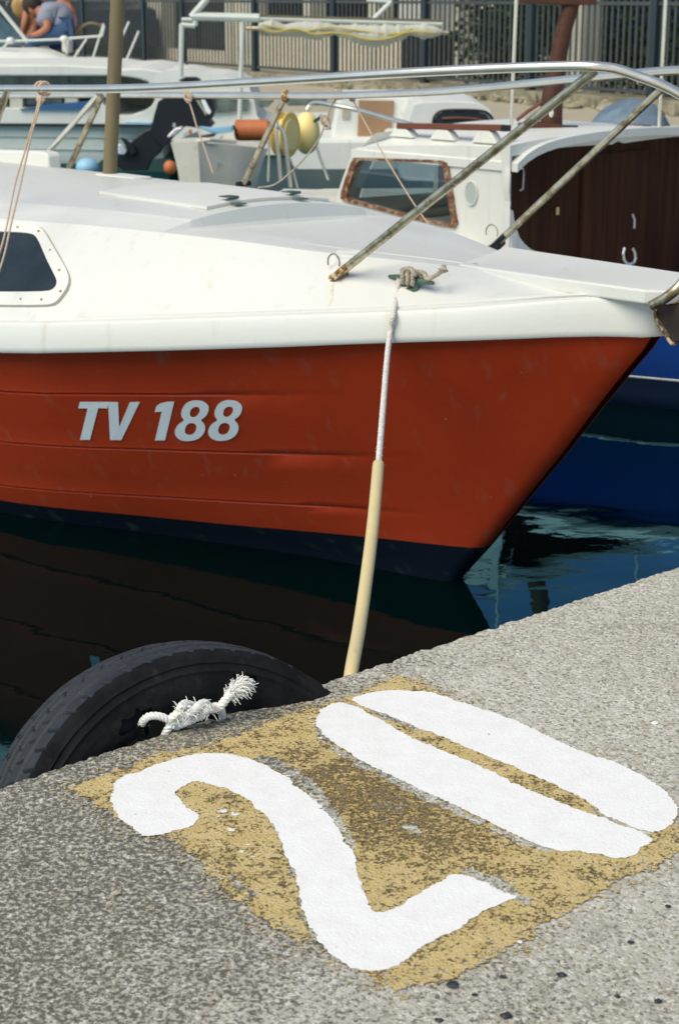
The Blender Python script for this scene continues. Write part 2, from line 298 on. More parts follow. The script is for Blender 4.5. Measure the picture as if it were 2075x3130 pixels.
# ------------------------------------------------------------------ object helpers
def empty(name, loc, label, cat, group=None, kind=None):
    o = bpy.data.objects.new(name, None); COL.objects.link(o); o.location = loc; o.empty_display_size = .1
    o['label'] = label; o['category'] = cat
    if group: o['group'] = group
    if kind: o['kind'] = kind
    return o
class MB:
    def __init__(s): s.v = []; s.f = []; s.mi = []
    def add(s, vs, fs, mi=0):
        b = len(s.v); s.v += [V3(v) for v in vs]; s.f += [tuple(i+b for i in f) for f in fs]; s.mi += [mi]*len(fs); return s
    def box(s, c, size, X=V3((1, 0, 0)), Y=V3((0, 1, 0)), Z=V3((0, 0, 1)), mi=0):
        c = V3(c); X, Y, Z = V3(X)*size[0]/2, V3(Y)*size[1]/2, V3(Z)*size[2]/2
        vs = [c+X*a+Y*b+Z*d for d in (-1, 1) for b in (-1, 1) for a in (-1, 1)]
        return s.add(vs, [(0, 2, 3, 1), (4, 5, 7, 6), (0, 1, 5, 4), (2, 6, 7, 3), (0, 4, 6, 2), (1, 3, 7, 5)], mi)
    def tube(s, pts, r, seg=10, mi=0, cap=True, flat=1.0):
        pts = [V3(p) for p in pts]; n = len(pts); rs = r if isinstance(r, (list, tuple)) else [r]*n
        t0 = (pts[1]-pts[0]).normalized(); ref = V3((0, 0, 1)) if abs(t0.z) < .9 else V3((1, 0, 0))
        a = t0.cross(ref).normalized(); vs = []
        for i, p in enumerate(pts):
            t = (pts[min(i+1, n-1)]-pts[max(i-1, 0)]).normalized()
            a = (a-t*a.dot(t)).normalized(); b = t.cross(a)
            for k in range(seg):
                th = 2*pi*k/seg; vs.append(p+a*cos(th)*rs[i]+b*sin(th)*rs[i]*flat)
        fs = [(i*seg+k, i*seg+(k+1) % seg, (i+1)*seg+(k+1) % seg, (i+1)*seg+k) for i in range(n-1) for k in range(seg)]
        if cap: fs += [tuple(range(seg))[::-1], tuple(range((n-1)*seg, n*seg))]
        return s.add(vs, fs, mi)
    def rows(s, rows, mi=0, closed=False):
        n = len(rows[0]); vs = [p for r in rows for p in r]; fs = []
        for i in range(len(rows)-1):
            for k in range(n if closed else n-1):
                fs.append((i*n+k, i*n+(k+1) % n, (i+1)*n+(k+1) % n, (i+1)*n+k))
        return s.add(vs, fs, mi)
    def sheet(s, pts, mi=0):
        tri = tessellate_polygon([[V3(p) for p in pts]]); return s.add(pts, [tuple(t) for t in tri], mi)
    def slab(s, pts, d, mi=0):      # outline extruded along d
        pts = [V3(p) for p in pts]; d = V3(d); n = len(pts)
        tri = [tuple(t) for t in tessellate_polygon([pts])]
        fs = [t for t in tri]+[tuple(i+n for i in t[::-1]) for t in tri]+[(k, (k+1) % n, (k+1) % n+n, k+n) for k in range(n)]
        return s.add(pts+[p+d for p in pts], fs, mi)
    def ball(s, c, r, seg=20, rings=12, X=V3((1, 0, 0)), Y=V3((0, 1, 0)), Z=V3((0, 0, 1)), mi=0, wob=0.0):
        if not isinstance(r, (tuple, list)): r = (r, r, r)
        c = V3(c); rows = []
        for i in range(rings+1):
            ph = pi*i/rings; row = []
            for k in range(seg):
                th = 2*pi*k/seg; d = V3((sin(ph)*cos(th), sin(ph)*sin(th), cos(ph)))
                q = 1+wob*noise.noise(d*2.3+c)
                row.append(c+(X*d.x*r[0]+Y*d.y*r[1]+Z*d.z*r[2])*q)
            rows.append(row)
        return s.rows(rows, mi, True)
    def ring(s, outer, inner, mi=0):
        n = len(outer); return s.add(list(outer)+list(inner), [(k, (k+1) % n, (k+1) % n+n, k+n) for k in range(n)], mi)
    def build(s, name, mats, parent=None, smooth=False, angle=40, bevel=0, label=None):
        if not isinstance(mats, (list, tuple)): mats = [mats]
        loc = parent['_w'] if parent is not None and '_w' in parent else None
        org = V3((0, 0, 0)); q = parent
        while q is not None: org += V3(q.location); q = q.parent
        me = bpy.data.meshes.new(name)
        me.from_pydata([tuple(v-org) for v in s.v], [], s.f)
        for m in mats: me.materials.append(m)
        for p, k in zip(me.polygons, s.mi): p.material_index = k
        bm = bmesh.new(); bm.from_mesh(me); bmesh.ops.remove_doubles(bm, verts=bm.verts, dist=1e-6)
        bmesh.ops.recalc_face_normals(bm, faces=bm.faces)
        if smooth:
            for f in bm.faces: f.smooth = True
            for e in bm.edges:
                if len(e.link_faces) == 2 and e.calc_face_angle(0) > radians(angle): e.smooth = False
        bm.to_mesh(me); bm.free()
        o = bpy.data.objects.new(name, me); COL.objects.link(o)
        if parent is not None: o.parent = parent
        if bevel:
            b = o.modifiers.new('bevel', 'BEVEL'); b.width = bevel; b.segments = 2; b.limit_method = 'ANGLE'; b.angle_limit = radians(35)
        if label: o['label'] = label
        return o
def tag(o, label, cat, group=None, kind=None):
    if kind: o['kind'] = kind
    if label: o['label'] = label
    if cat: o['category'] = cat
    if group: o['group'] = group
    return o
def spline(pts, n=8):
    pts = [V3(p) for p in pts]; out = []
    for i in range(len(pts)-1):
        p0 = pts[max(i-1, 0)]; p1 = pts[i]; p2 = pts[i+1]; p3 = pts[min(i+2, len(pts)-1)]
        for k in range(n):
            t = k/n
            out.append(.5*((2*p1)+(p2-p0)*t+(2*p0-5*p1+4*p2-p3)*t*t+(3*p1-p0-3*p2+p3)*t**3))
    out.append(pts[-1]); return out
def twist(mb, path, r, strands=3, pitch=.02, seg=6, mi=0, fuzz=0):
    """laid rope: strands wound round a path"""
    L = 0; pts = [V3(p) for p in path]; acc = [0]
    for i in range(1, len(pts)): L += (pts[i]-pts[i-1]).length; acc.append(L)
    n = max(8, int(L/(pitch/8))); P = []
    for k in range(n+1):
        s = L*k/n; i = 0
        while i < len(acc)-2 and acc[i+1] < s: i += 1
        P.append(pts[i].lerp(pts[i+1], (s-acc[i])/max(1e-9, acc[i+1]-acc[i])))
    t0 = (P[1]-P[0]).normalized(); a = t0.cross(V3((.3, .2, .9))).normalized()
    fr = []
    for i in range(n+1):
        t = (P[min(i+1, n)]-P[max(i-1, 0)]).normalized(); a = (a-t*a.dot(t)).normalized(); fr.append((a.copy(), t.cross(a)))
    for q in range(strands):
        mb.tube([P[i]+(fr[i][0]*cos(2*pi*(L*i/n/pitch)+2*pi*q/strands)+fr[i][1]*sin(2*pi*(L*i/n/pitch)+2*pi*q/strands))*r*.52 for i in range(n+1)], r*.56, seg, mi)

# ================================================================== NEAR QUAY
E0 = onz(0, 2389, 0); E1 = onz(2075, 1720, 0); ED = (E1-E0).normalized(); EN = V3((-ED.y, ED.x, 0))   # EN points over the water
def qp(s, wv, z=0): return E0+ED*s+EN*wv+V3((0, 0, z))
def build_quay():
    rows = []
    S = []; s = -6.0
    while s < -.35: S.append(s); s += .12
    while s < 1.95: S.append(s); s += .0042
    while s < 9: S.append(s); s += .15
    W = [-9, -5, -3, -2.2, -1.6, -1.3, -1.1]
    wv = -1.0
    while wv < -.06: W.append(wv); wv += .012 if wv < -.2 else .007
    def edge(s):
        return (noise.noise(V3((s*2.2, 0, 3)))*.008+noise.noise(V3((s*14, 1, 3)))*.0045+noise.noise(V3((s*48, 2, 1)))*.0036+noise.noise(V3((s*120, 2, 5)))*.0024
                - .006*max(0, noise.noise(V3((s*30, 7, 7)))-.25)*3) - .006
    prof = [(-.05, 0), (-.044, 0), (-.038, 0), (-.032, 0), (-.026, 0), (-.020, 0), (-.014, -.0008), (-.009, -.002), (-.005, -.0042), (-.002, -.008), (0, -.013), (.001, -.020), (.001, -.03), (.0, -.045), (.0, -.08), (.0, -.115), (-.15, -.125), (-.16, -2.0)]
    for s in S:
        e = edge(s); r = []
        for q in W:
            z = noise.noise(V3((s*40, q*40, 5)))*.0009+noise.noise(V3((s*95, q*95, 8)))*.0007 if -.4 < s < 2 else 0
            r.append(qp(s, q, z-.0008))
        for (q, z) in prof:
            P = V3((s*40, q*40, z*40+5)); k = min(1, max(0, (q+.05)/.03))
            n1 = noise.noise(P)*.0009+k*(noise.noise(P*2.2)*.0022+noise.noise(P*4.5)*.0012)
            r.append(qp(s, q+e*k+n1*k, z-.0008+n1))
        rows.append(r)
    o = MB().rows(rows).build('quay', M['concrete'], smooth=True, angle=75)
    tag(o, None, None, kind='structure'); o['label'] = 'grey exposed aggregate concrete quay with a rough chipped edge'
build_quay()

# painted number
def jag(poly, amp=.004, step=.004, seed=0, amp2=0.0):
    out = []; n = len(poly)
    for i in range(n):
        a, b = V3(poly[i]), V3(poly[(i+1) % n]); d = b-a; L = d.length
        if L < 1e-6: continue
        nr = V3((-d.y, d.x, 0))/L; k = max(1, int(L/step))
        for j in range(k):
            p = a+d*(j/k)
            q = noise.noise(V3((p.x*45, p.y*45, seed)))*amp+noise.noise(V3((p.x*170, p.y*170, seed+3)))*amp*.8+noise.noise(V3((p.x*12, p.y*12, seed+9)))*amp2
            out.append(p+nr*q)
    return out
def c8(x, y, z): return onz(200+x*1.1958, 2050+y*1.1958, z)
def chaikin(p, k=1):
    for _ in range(k):
        o = []; n = len(p)
        for i in range(n):
            a, b = V3(p[i]), V3(p[(i+1) % n]); o += [a*.75+b*.25, a*.25+b*.75]
        p = o
    return p
patch = [(10,300),(60,285),(140,250),(240,215),(345,190),(440,165),(560,115),(640,90),(720,65),(800,30),(860,15),(930,40),(1000,75),(1150,150),(1350,240),(1500,320),(1568,395),(1610,420),(1590,455),(1480,510),(1400,540),(1350,580),(1290,610),(1210,650),(1170,690),(1060,750),(960,790),(850,812),(800,800),(740,760),(670,705),(630,690),(600,690),(540,660),(480,620),(440,590),(400,550),(370,530),(350,500),(330,470),(290,435),(240,425),(200,420),(120,370),(60,330)]
two = [(125,285),(150,265),(185,262),(200,250),(240,235),(290,220),(350,210),(420,213),(470,225),(500,238),(540,258),(570,272),(600,300),(625,318),(650,340),(668,365),(690,390),(705,418),(715,437),(735,465),(742,500),(750,530),(765,570),(780,605),(800,618),(835,605),(880,585),(925,558),(960,540),(985,522),(1020,518),(1060,535),(1100,555),(1130,570),(1157,576),(1130,588),(1075,612),(1050,625),(1020,650),(960,680),(910,705),(870,735),(840,755),(795,768),(740,762),(700,740),(660,710),(640,690),(640,670),(615,635),(605,590),(598,550),(590,515),(570,490),(555,450),(540,405),(520,375),(490,350),(465,325),(430,310),(400,298),(360,285),(330,282),(300,295),(285,312),(300,335),(325,360),(350,370),(330,390),(300,402),(265,412),(240,422),(200,425),(180,408),(150,385),(125,355),(120,330)]
zero_a = [(727,72),(760,62),(800,52),(860,50),(930,52),(980,70),(1040,88),(1090,105),(1140,125),(1190,145),(1215,160),(1290,195),(1350,215),(1420,240),(1470,265),(1510,290),(1540,320),(1560,350),(1562,375),(1545,395),(1520,412),(1490,413),(1430,390),(1380,370),(1360,360),(1350,345),(1320,325),(1280,305),(1240,285),(1200,270),(1150,248),(1100,228),(1060,210),(1030,200),(990,182),(940,160),(890,140),(840,120),(790,100),(760,90)]
zero_b = [(690,80),(728,86),(765,104),(790,118),(830,138),(880,168),(940,195),(1000,218),(1060,243),(1110,270),(1160,295),(1210,315),(1260,335),(1310,355),(1360,370),(1400,388),(1450,404),(1495,425),(1497,438),(1468,450),(1462,465),(1420,480),(1370,470),(1320,462),(1250,460),(1200,440),(1150,420),(1100,398),(1050,370),(1000,345),(940,318),(900,300),(850,275),(800,250),(750,225),(710,200),(670,175),(650,150),(640,125),(650,100)]
num = empty('painted_number', c8(700, 400, 0), 'big white hand painted number 20 on a worn yellow patch of the quay', 'painted number')
P2 = .0009; P3 = .0016
ym = MB(); pj = jag([c8(x, y, P2) for x, y in patch], .009, .0022, 2, .006); ym.sheet(pj); rg_ = random.Random(4)
def fleck(mb_, c_, r_):
    nn = 9; ph = rg_.uniform(0, 6); mb_.sheet([c_+V3((cos(2*pi*k/nn)*1.2, sin(2*pi*k/nn)*.9, 0))*r_*(1+.45*sin(k*2.4+ph)) for k in range(nn)])
ctr = sum(pj, V3())/len(pj)
for i in range(520):
    q_ = rg_.choice(pj); dv_ = (q_-ctr).normalized(); c_ = q_+dv_*(.006+abs(rg_.gauss(0, .011)))+V3((-dv_.y, dv_.x, 0))*rg_.gauss(0, .01); fleck(ym, V3((c_.x, c_.y, P2+.00001*(i % 30))), rg_.uniform(.0007, .0028))
ym.build('yellow_patch', M['yellow'], num)
bare = []
def band_px(line, wd):
    out = []; back = []
    for i, (x, y) in enumerate(line):
        x2, y2 = line[min(i+1, len(line)-1)]; x1, y1 = line[max(i-1, 0)]; dx, dy = x2-x1, y2-y1; q = hypot(dx, dy); w_ = .72*wd*(.35+.65*sin(pi*(i+.5)/len(line)))*(1+.5*noise.noise(V3((i*1.7, x*.01, 0))))
        out.append((x+dy/q*w_, y-dx/q*w_)); back.append((x-dy/q*w_, y+dx/q*w_))
    return out+back[::-1]
bmb = MB()
for line, wd in (([(490,222),(530,236),(575,255),(615,290),(650,325),(685,370),(712,410),(740,455)], 19), ([(636,120),(655,165),(700,208),(760,240),(850,285),(940,328),(1050,382),(1150,430),(1240,462)], 11),
                 ([(1020,510),(1060,522),(1105,545),(1150,570),(1185,590)], 17), ([(575,500),(596,560),(610,620),(640,680)], 13), ([(745,70),(800,108),(850,130),(900,150)], 7), ([(1340,352),(1390,375),(1440,395),(1490,415)], 7),
                 ([(420,520),(440,545),(480,575)], 16), ([(500,335),(530,370),(552,420),(575,470)], 8), ([(870,402),(890,406),(905,410)], 15)):
    bmb.sheet(jag([c8(x, y, P2+.0003) for x, y in band_px(line, wd)], .009, .0016, 21, .003))
for i in range(420):
    q_ = rg_.choice(pj); dv_ = (q_-ctr).normalized(); c_ = q_-dv_*(abs(rg_.gauss(0, .012)))+V3((-dv_.y, dv_.x, 0))*rg_.gauss(0, .01); fleck(bmb, V3((c_.x, c_.y, P2+.00035+.000004*(i % 30))), rg_.uniform(.0008, .0032))
bmb.build('bare_concrete_showing', M['concrete'], num)
def digit(polys, name, lab, chips):
    mb = MB()
    for i, p in enumerate(polys):
        mb.sheet(jag(chaikin([c8(x, y, P3) for x, y in p]), .0042, .002, 11+i, .003))
    for (x, y, r) in chips:
        c = c8(x, y, P3); nn = 14
        mb.sheet([c+V3((cos(2*pi*k/nn)*1.3, sin(2*pi*k/nn)*.8, 0))*r*.75*(1+1.3*noise.noise(V3((cos(2*pi*k/nn)*1.6+x, sin(2*pi*k/nn)*1.6, y)))) for k in range(nn)])
    mb.build(name, M['digit'], num, label=lab)
digit([two], 'digit', 'white figure 2', [(405,358,.008),(432,365,.006),(425,405,.006),(450,462,.005),(468,445,.004),(392,372,.003),(480,475,.003),(568,268,.003),(655,352,.003),(640,330,.004),(560,262,.003)])
digit([zero_a, zero_b], 'digit', 'white figure 0 split by a thin gap', [(635,135,.003),(652,172,.004),(700,215,.004),(628,120,.002)])
# stone chips on the quay
def chips():
    spots = [(1385,3010,.008,'d','biggest black stone chip just below the lower yellow corner'), (1535,2985,.004,'d','small black chip right of the biggest one below the yellow corner'),
             (1450,3040,.0035,'d','tiny black chip below right of the lower yellow corner'), (1545,3105,.007,'d','black stone chip at the bottom edge of the photo'),
             (1715,2980,.006,'d','round black chip on bare concrete below the tail of the 2'), (1340,3118,.005,'d','black chip at the bottom edge, leftmost of them'),
             (1925,2880,.004,'d','small black chip below the right end of the yellow patch'), (1590,2880,.0035,'w','white chip touching the lower yellow edge'),
             (2000,2210,.006,'w','white chip above right of the figure 0'), (2040,2770,.004,'d','black chip at the right edge below the figure 0'),
             (355,2730,.007,'g','flat grey pebble set in the concrete left of the figure 2'), (1885,3045,.0035,'d','tiny black chip near the lower right corner'), (2010,3060,.005,'d','black chip nearest the lower right corner of the quay')]
    for i, (x, y, r, t, lab) in enumerate(spots):
        c = onz(x, y, .001); bm = bmesh.new(); bmesh.ops.create_icosphere(bm, subdivisions=2, radius=1)
        vs = []
        for v in bm.verts:
            d = v.co.copy(); q = 1+.5*noise.noise(d*1.7+V3((i*5, 0, 0)))
            vs.append(c+V3((d.x*r*1.0*q, d.y*r*.8*q, max(-.2, d.z*.45)*r*q*.8+r*.05)))
        fs = [tuple(v.index for v in f.verts) for f in bm.faces]; bm.free()
        o = MB().add(vs, fs).build('stone_chip', {'d': M['stone_chip'], 'w': M['bone'], 'g': M['sealant']}[t])
        tag(o, lab, 'stone chip', 'loose stone chips on the quay')
chips()

# ================================================================== WATER + FAR QUAY GROUND
wt = MB().rows([[V3((-150, y, WATER_Z)), V3((150, y, WATER_Z))] for y in (-2, 5, 12, 30, 80)]).build('water', M['water']); wt['kind'] = 'structure'
if wt.data.polygons[0].normal.z < 0: wt.data.flip_normals()
FA = V3((-4.03, 28.54, 0)); FB = V3((2.06, 19.36, 0)); FD = (FB-FA).normalized(); FNR = V3((-FD.y, FD.x, 0))      # FNR away from camera
if FNR.y < 0: FNR = -FNR
def fp(s, d, z=0): return FA+FD*s+FNR*d+V3((0, 0, z))
far = MB(); far.slab([fp(-60, -4.1, -.01), fp(40, -4.1, -.01), fp(40, 90, -.01), fp(-60, 90, -.01)], V3((0, 0, -2)))
far.build('far_quay_ground', M['pave'])['kind'] = 'structure'

# ================================================================== TYRE
def build_tyre():
    ti, ya_ = radians(-15.6), radians(-12.9)
    e_ = ED*cos(ya_)+EN*sin(ya_); n_ = EN*cos(ya_)-ED*sin(ya_)
    up = V3((0, 0, cos(ti)))-n_*sin(ti); ax = n_*cos(ti)+V3((0, 0, sin(ti)))
    c = E0+EN*.064+e_*.3514+up*-.2165+ax*.0935
    root = empty('tyre_fender', c, 'worn black car tyre hung over the quay edge as a fender', 'tyre')
    R = .339
    # profile (radius, axial); axial -.09 faces the quay
    prof = [(R-.128, -.060, 's'), (R-.124, -.072, 's'), (R-.115, -.079, 's'), (R-.113, -.0815, 's'), (R-.108, -.081, 's'), (R-.095, -.089, 's'), (R-.080, -.094, 's'), (R-.062, -.096, 's'), (R-.048, -.0955, 's'), (R-.043, -.0975, 's'), (R-.039, -.0945, 's'), (R-.033, -.0925, 's'), (R-.030, -.0945, 's'), (R-.026, -.0915, 's'), (R-.019, -.089, 's'), (R-.014, -.086, 's'), (R-.009, -.082, 't')]
    nt_ = 60
    for i in range(nt_+1):
        a = -.078+.156*i/nt_; prof.append((R-.004-.010*(abs(a)/.078)**2.2+.003, a, 't'))
    prof += [(R-.012, .084, 's'), (R-.03, .092, 's'), (R-.06, .096, 's'), (R-.1, .085, 's'), (R-.128, .062, 's'), (R-.12, .055, 's'), (R-.09, .08, 's'), (R-.05, .088, 's'), (R-.022, .075, 's'), (R-.020, 0, 's'), (R-.022, -.075, 's'), (R-.05, -.088, 's'), (R-.09, -.082, 's'), (R-.12, -.062, 's'), (R-.128, -.060, 's')]
    pr2 = []
    for j in range(len(prof)):
        a_ = prof[j]; pr2.append(a_)
        if j+1 < len(prof) and a_[2] == 's' and abs(a_[1]) > .05 and j < 16:
            b_ = prof[j+1]; L_ = hypot(b_[0]-a_[0], b_[1]-a_[1]); m2 = int(L_/.0025)
            for q_ in range(1, m2): pr2.append((a_[0]+(b_[0]-a_[0])*q_/m2, a_[1]+(b_[1]-a_[1])*q_/m2, 's'))
    prof = pr2; kt = [j for j in range(len(prof)) if prof[j][2] == 't']
    N = 1100; rows = []
    sm_ = lambda x, w_: max(0, 1-abs(x)/w_)**.7
    for k in range(N):
        th = 2*pi*k/N; row = []
        for j, (r, a, t) in enumerate(prof):
            rr = r
            if t == 't':
                aa = abs(a); g = 0
                for gc in (.013, .047): g = max(g, sm_(aa-gc, .0042)*.7)
                sg = 1 if a > 0 else -1
                ph = th*58/(2*pi)
                fr = (ph-sg*(aa-.05)*11+(.5 if a > 0 else 0)) % 1
                if aa > .050: g = max(g, sm_(fr-.5, .10))
                fr = (ph-sg*(aa-.03)*14+.35) % 1
                if .019 < aa < .041: g = max(g, sm_(fr-.5, .09)*.8)
                fr = (ph*1+a*16) % 1
                if aa < .008: g = max(g, sm_(fr-.5, .07)*.6)
                fr = (ph*1-sg*(aa-.05)*9+.02) % 1
                if .058 < aa < .074: g = max(g, sm_(fr-.5, .035)*.5)
                rr -= .0075*g
            P = V3((cos(th)*6, sin(th)*6, a*30))
            rr += noise.noise(P*2)*.0008
            row.append(c+(e_*cos(th)+up*sin(th))*rr+ax*(a+noise.noise(P)*.0018))
        rows.append(row)
    rows.append(rows[0])
    mb = MB(); n = len(prof); vs = [p for r in rows for p in r]; fs = []
    def torn(p):
        d = p-c; x = d.dot(e_); z = d.dot(up); th = math.atan2(z, x); r = hypot(x, z)
        q = noise.noise(p*55)*.012+noise.noise(p*130)*.006
        for (tc, rc, da, dr) in HOLES:
            if abs(((th-tc)*rc)/(da+q))**2+((r-rc)/(dr+q))**2 < 1: return True
        return False
    def ang(x, y):
        P = onplane(x*.7015, 1850+y*.7015, c-ax*.092, ax)-c
        return math.atan2(P.dot(up), P.dot(e_)), hypot(P.dot(up), P.dot(e_))
    HOLES = []
    a1, r1 = ang(600, 500); a2, r2 = ang(1062, 312); a3, r3 = ang(690, 535)
    HOLES = [(a1, r1, .030, .014), (a2, r2, .020, .0065), (a3, r3-.01, .03, .02)]
    for i in range(N):
        for k in range(n-1):
            if k < kt[0]-4 or k > n-4:
                m_ = (vs[i*n+k]+vs[(i+1)*n+k+1])/2
                if torn(m_): continue
            fs.append((i*n+k, i*n+k+1, (i+1)*n+k+1, (i+1)*n+k))
    mb.add(vs, fs); mb.mi = [1 if kt[0] <= (f[0] % n) <= kt[-1] else 0 for f in fs]
    mb.build('rubber_carcass', [M['rubber'], M['tread']], root, smooth=True, angle=35)
    # rope tied through the torn side wall
    rt = empty('frayed_rope', c+e_*.05+up*.2-ax*.11, 'frayed white rope knotted through the torn side of the black tyre', 'rope')
    def T(x, y, off=.03): return onplane(x*.7015, 1850+y*.7015, c-ax*(.092+off), ax)
    mb = MB()
    twist(mb, spline([T(612, 528, -.02), T(628, 500, .006), T(650, 484, .015), T(690, 483, .02), T(730, 497, .022), T(745, 515, .02), T(728, 545, .015), T(715, 575, -.0)], 6), .0062, 3, .018)
    twist(mb, spline([T(735, 500, .02), T(775, 470, .03), T(800, 432, .03), T(840, 440, .02), T(870, 470, .03), T(905, 455, .035), T(945, 450, .03), T(965, 435, .03)], 6), .0068, 3, .021)
    twist(mb, spline([T(745, 525, .02), T(775, 492, .02), T(815, 478, .035), T(850, 455, .04), T(885, 428, .03), T(905, 440, .02), T(890, 475, .02), T(850, 492, .03), T(800, 512, .02), T(760, 530, .01)], 6), .0070, 3, .021)
    twist(mb, spline([T(905, 455, .02), T(935, 440, .02), T(960, 445, .02), T(968, 470, .01), T(972, 500, -.005)], 6), .006, 3, .02)
    twist(mb, spline([T(955, 448, .03), T(985, 410, .035), T(1010, 380, .04)], 6), .0070, 3, .02)
    mb.build('knot', M['fray'], rt, smooth=True)
    rng = random.Random(3); mb = MB()
    b = T(988, 405, .03); e2 = T(1052, 345, .04); d = e2-b; rt_ = d.normalized()
    s1 = rt_.cross(ax).normalized()
    for i in range(520):
        t0 = rng.uniform(-.1, .8); p = b+d*t0+(s1*rng.uniform(-1, 1)+ax*rng.uniform(-1, 1))*.004; Ls = rng.uniform(.010, .021)*(1.0+.6*max(0, t0))
        dv = (rt_*rng.uniform(.6, 1.3)+s1*rng.gauss(.05, .33)+ax*rng.gauss(0, .3)).normalized()
        dr = V3((.35, -.2, -1))*rng.uniform(.0, .010); cu_ = V3((rng.uniform(-1, 1), rng.uniform(-1, 1), rng.uniform(-1, 1)))*.004
        mb.tube([p, p+dv*Ls*.45+cu_, p+dv*Ls*.8+dr*.4-cu_*.4, p+dv*Ls+dr*1.3+cu_*.7], [.0013, .0011, .0009, .0005], 4)
    for i in range(120):
        x = rng.uniform(760, 930); y = rng.uniform(440, 500)-(x-760)*.1
        p = T(x, y, rng.uniform(.02, .045)); dv = V3((rng.uniform(-1, 1), rng.uniform(-1, .3), rng.uniform(-.6, 1))).normalized()*rng.uniform(.008, .02)
        mb.tube([p, p+dv*.6, p+dv+V3((0, 0, -.003))], [.0010, .0008, .0004], 4)
    mb.build('frayed_strands', M['fray'], rt)
build_tyre()

# ================================================================== RED BOAT
HD = V3((cos(radians(46)), -sin(radians(46)), 0)); NN = V3((HD.y, -HD.x, 0))
B0 = onz(1400, 1773, WATER_Z)
def L(u, v, z): return V3((B0.x, B0.y, 0))-HD*u+NN*v+V3((0, 0, z))
def loc(P): d = P-B0; return -d.dot(HD), d.dot(NN), P.z
def onv(x, y, v): return onplane(x, y, B0+NN*v, NN)
boat = empty('red_fishing_boat', L(1.5, 0, WATER_Z), 'small fishing boat with orange red hull and white cabin, number TV 188 on its side', 'boat')
LEN = 4.9
ZS = lambda u: smooth_interp(u, [-.636, -.525, -.387, -.242, -.087, .158, .549, .825, 1.05, 1.7, 2.6, 4.3], [.320, .317, .305, .290, .274, .244, .198, .167, .141, .10, .08, .10])
VS = lambda u: smooth_interp(u+.64, [0, .003, .010, .025, .05, .12, .3, .57, 1.23, 1.65, 2.4, 3.5, 5], [0, .018, .034, .053, .074, .124, .245, .38, .65, .78, .9, .95, .88])
VW = lambda u: smooth_interp(u, [0, .003, .010, .025, .1, .4, .945, 1.43, 2.4, 3.5, 4.4], [0, .014, .026, .038, .062, .137, .345, .545, .72, .76, .68])
stem_z = [-.9, -.62, -.48, -.342, -.156, -.037, .082, .191, .273, .320, .42]
stem_u = [.55, .16, 0, -.115, -.259, -.358, -.451, -.541, -.611, -.640, -.70]
US = lambda z: interp(z, stem_z, stem_u)
FRAC = {  # height fraction below the sheer of each lap, at s = 0 (stem) and further aft
    1: lambda s: interp(s, [0, .5, 1.7], [.190, .205, .228]), 2: lambda s: interp(s, [0, .5, 1.7], [.44, .465, .522]),
    3: lambda s: interp(s, [0, .5, 1.7], [.69, .712, .803]), 4: lambda s: interp(s, [0, .25, .8, 1.7], [.826, .835, .87, .905])}
def hull_pt(s, k, aft_cap=True):
    """s: distance aft of the stem at that height, k: 0 at the waterline .. 1 at the sheer"""
    zt = ZS(-.636+s*1.0); z = WATER_Z+(zt-WATER_Z)*k
    u0 = US(z); u = u0+s*(LEN-.2-u0)/(LEN-.2+.64)
    z = WATER_Z+(ZS(u)-WATER_Z)*k
    us = u; vs = VS(-.636+s); vw = VW(s*.88)
    w_ = k**.9
    return u, vw*(1-w_)+vs*w_, z
def build_hull():
    S = [0, .0015, .003, .006, .010, .016, .025, .035, .045, .065, .09, .12, .16, .2, .25, .3, .36, .43, .5, .58, .66, .75, .85, .95, 1.05, 1.15, 1.3, 1.45, 1.6, 1.8, 2, 2.3, 2.6, 3, 3.5, 4, 4.5, 5.2]
    fade = {1: (.70, 1.0), 2: (.42, .75), 3: (.25, .65)}
    def column(s, side):
        out = []
        ks = [(1.0, 0)]
        prev = 0.0
        for j in (1, 2, 3, 4):
            fj = FRAC[j](s)
            for t in (.33, .66): ks.append((1-(prev+(fj-prev)*t), j-1))
            ks.append((1-fj+.020, j-1))
            ks.append((1-fj, j-1))             # lower lip of this strake
            ks.append((1-fj-.0075, j))          # start of next strake, stepped in
            if j < 4: ks.append((1-fj-.0155, j))
            prev = fj+(.0155 if j < 4 else .0075)
        for t in (.5, 1.0): ks.append(((1-prev)*(1-t), 4))
        for (k, st) in ks:
            u, v, z = hull_pt(s, k)
            # strakes hang like boards: each lower lip stands out a little
            off = 0
            if 1 <= st <= 3:
                off -= 0
            lip = 0
            for j in (1, 2, 3):
                a, b = fade[j]; fd = min(1, max(0, (s-a)/(b-a))); fj = FRAC[j](s)
                d = (1-k)-fj
                if -0.18 < d <= 1e-6: lip += .0022*fd*max(0, 1+d/.019)
                if .004 < d < .012: lip -= .0065*fd           # groove added under each lap, shaped to draw its thin shadow line
            v += lip
            out.append((u, v, z))
        u, v, z = hull_pt(s, 0)
        out.append((u+.02, v*.86, -.62)); out.append((u+.1, v*.3, -.80)); out.append((u+.15, 0, -.84))
        return [L(a, b*side, c) for a, b, c in out]
    mb = MB()
    for side in (1, -1):
        rows = [column(s, side) for s in S]; nk = len(rows[0])
        for i in range(len(rows)-1):
            for k in range(nk-1):
                p = [rows[i][k], rows[i][k+1], rows[i+1][k+1], rows[i+1][k]]
                mb.add(p, [(0, 1, 2, 3)], 0 if k < 23 else 1)
        # transom
    ra = column(S[-1], 1); rb = column(S[-1], -1)
    for k in range(len(ra)-1): mb.add([ra[k], ra[k+1], rb[k+1], rb[k]], [(0, 1, 2, 3)], 0 if k < 23 else 1)
    return mb
hb = build_hull()
hull = hb.build('hull', [M['red'], M['navy']], boat, smooth=True, angle=38)
def bvh_of(mb):
    return BVHTree.FromPolygons([tuple(v) for v in mb.v], mb.f)
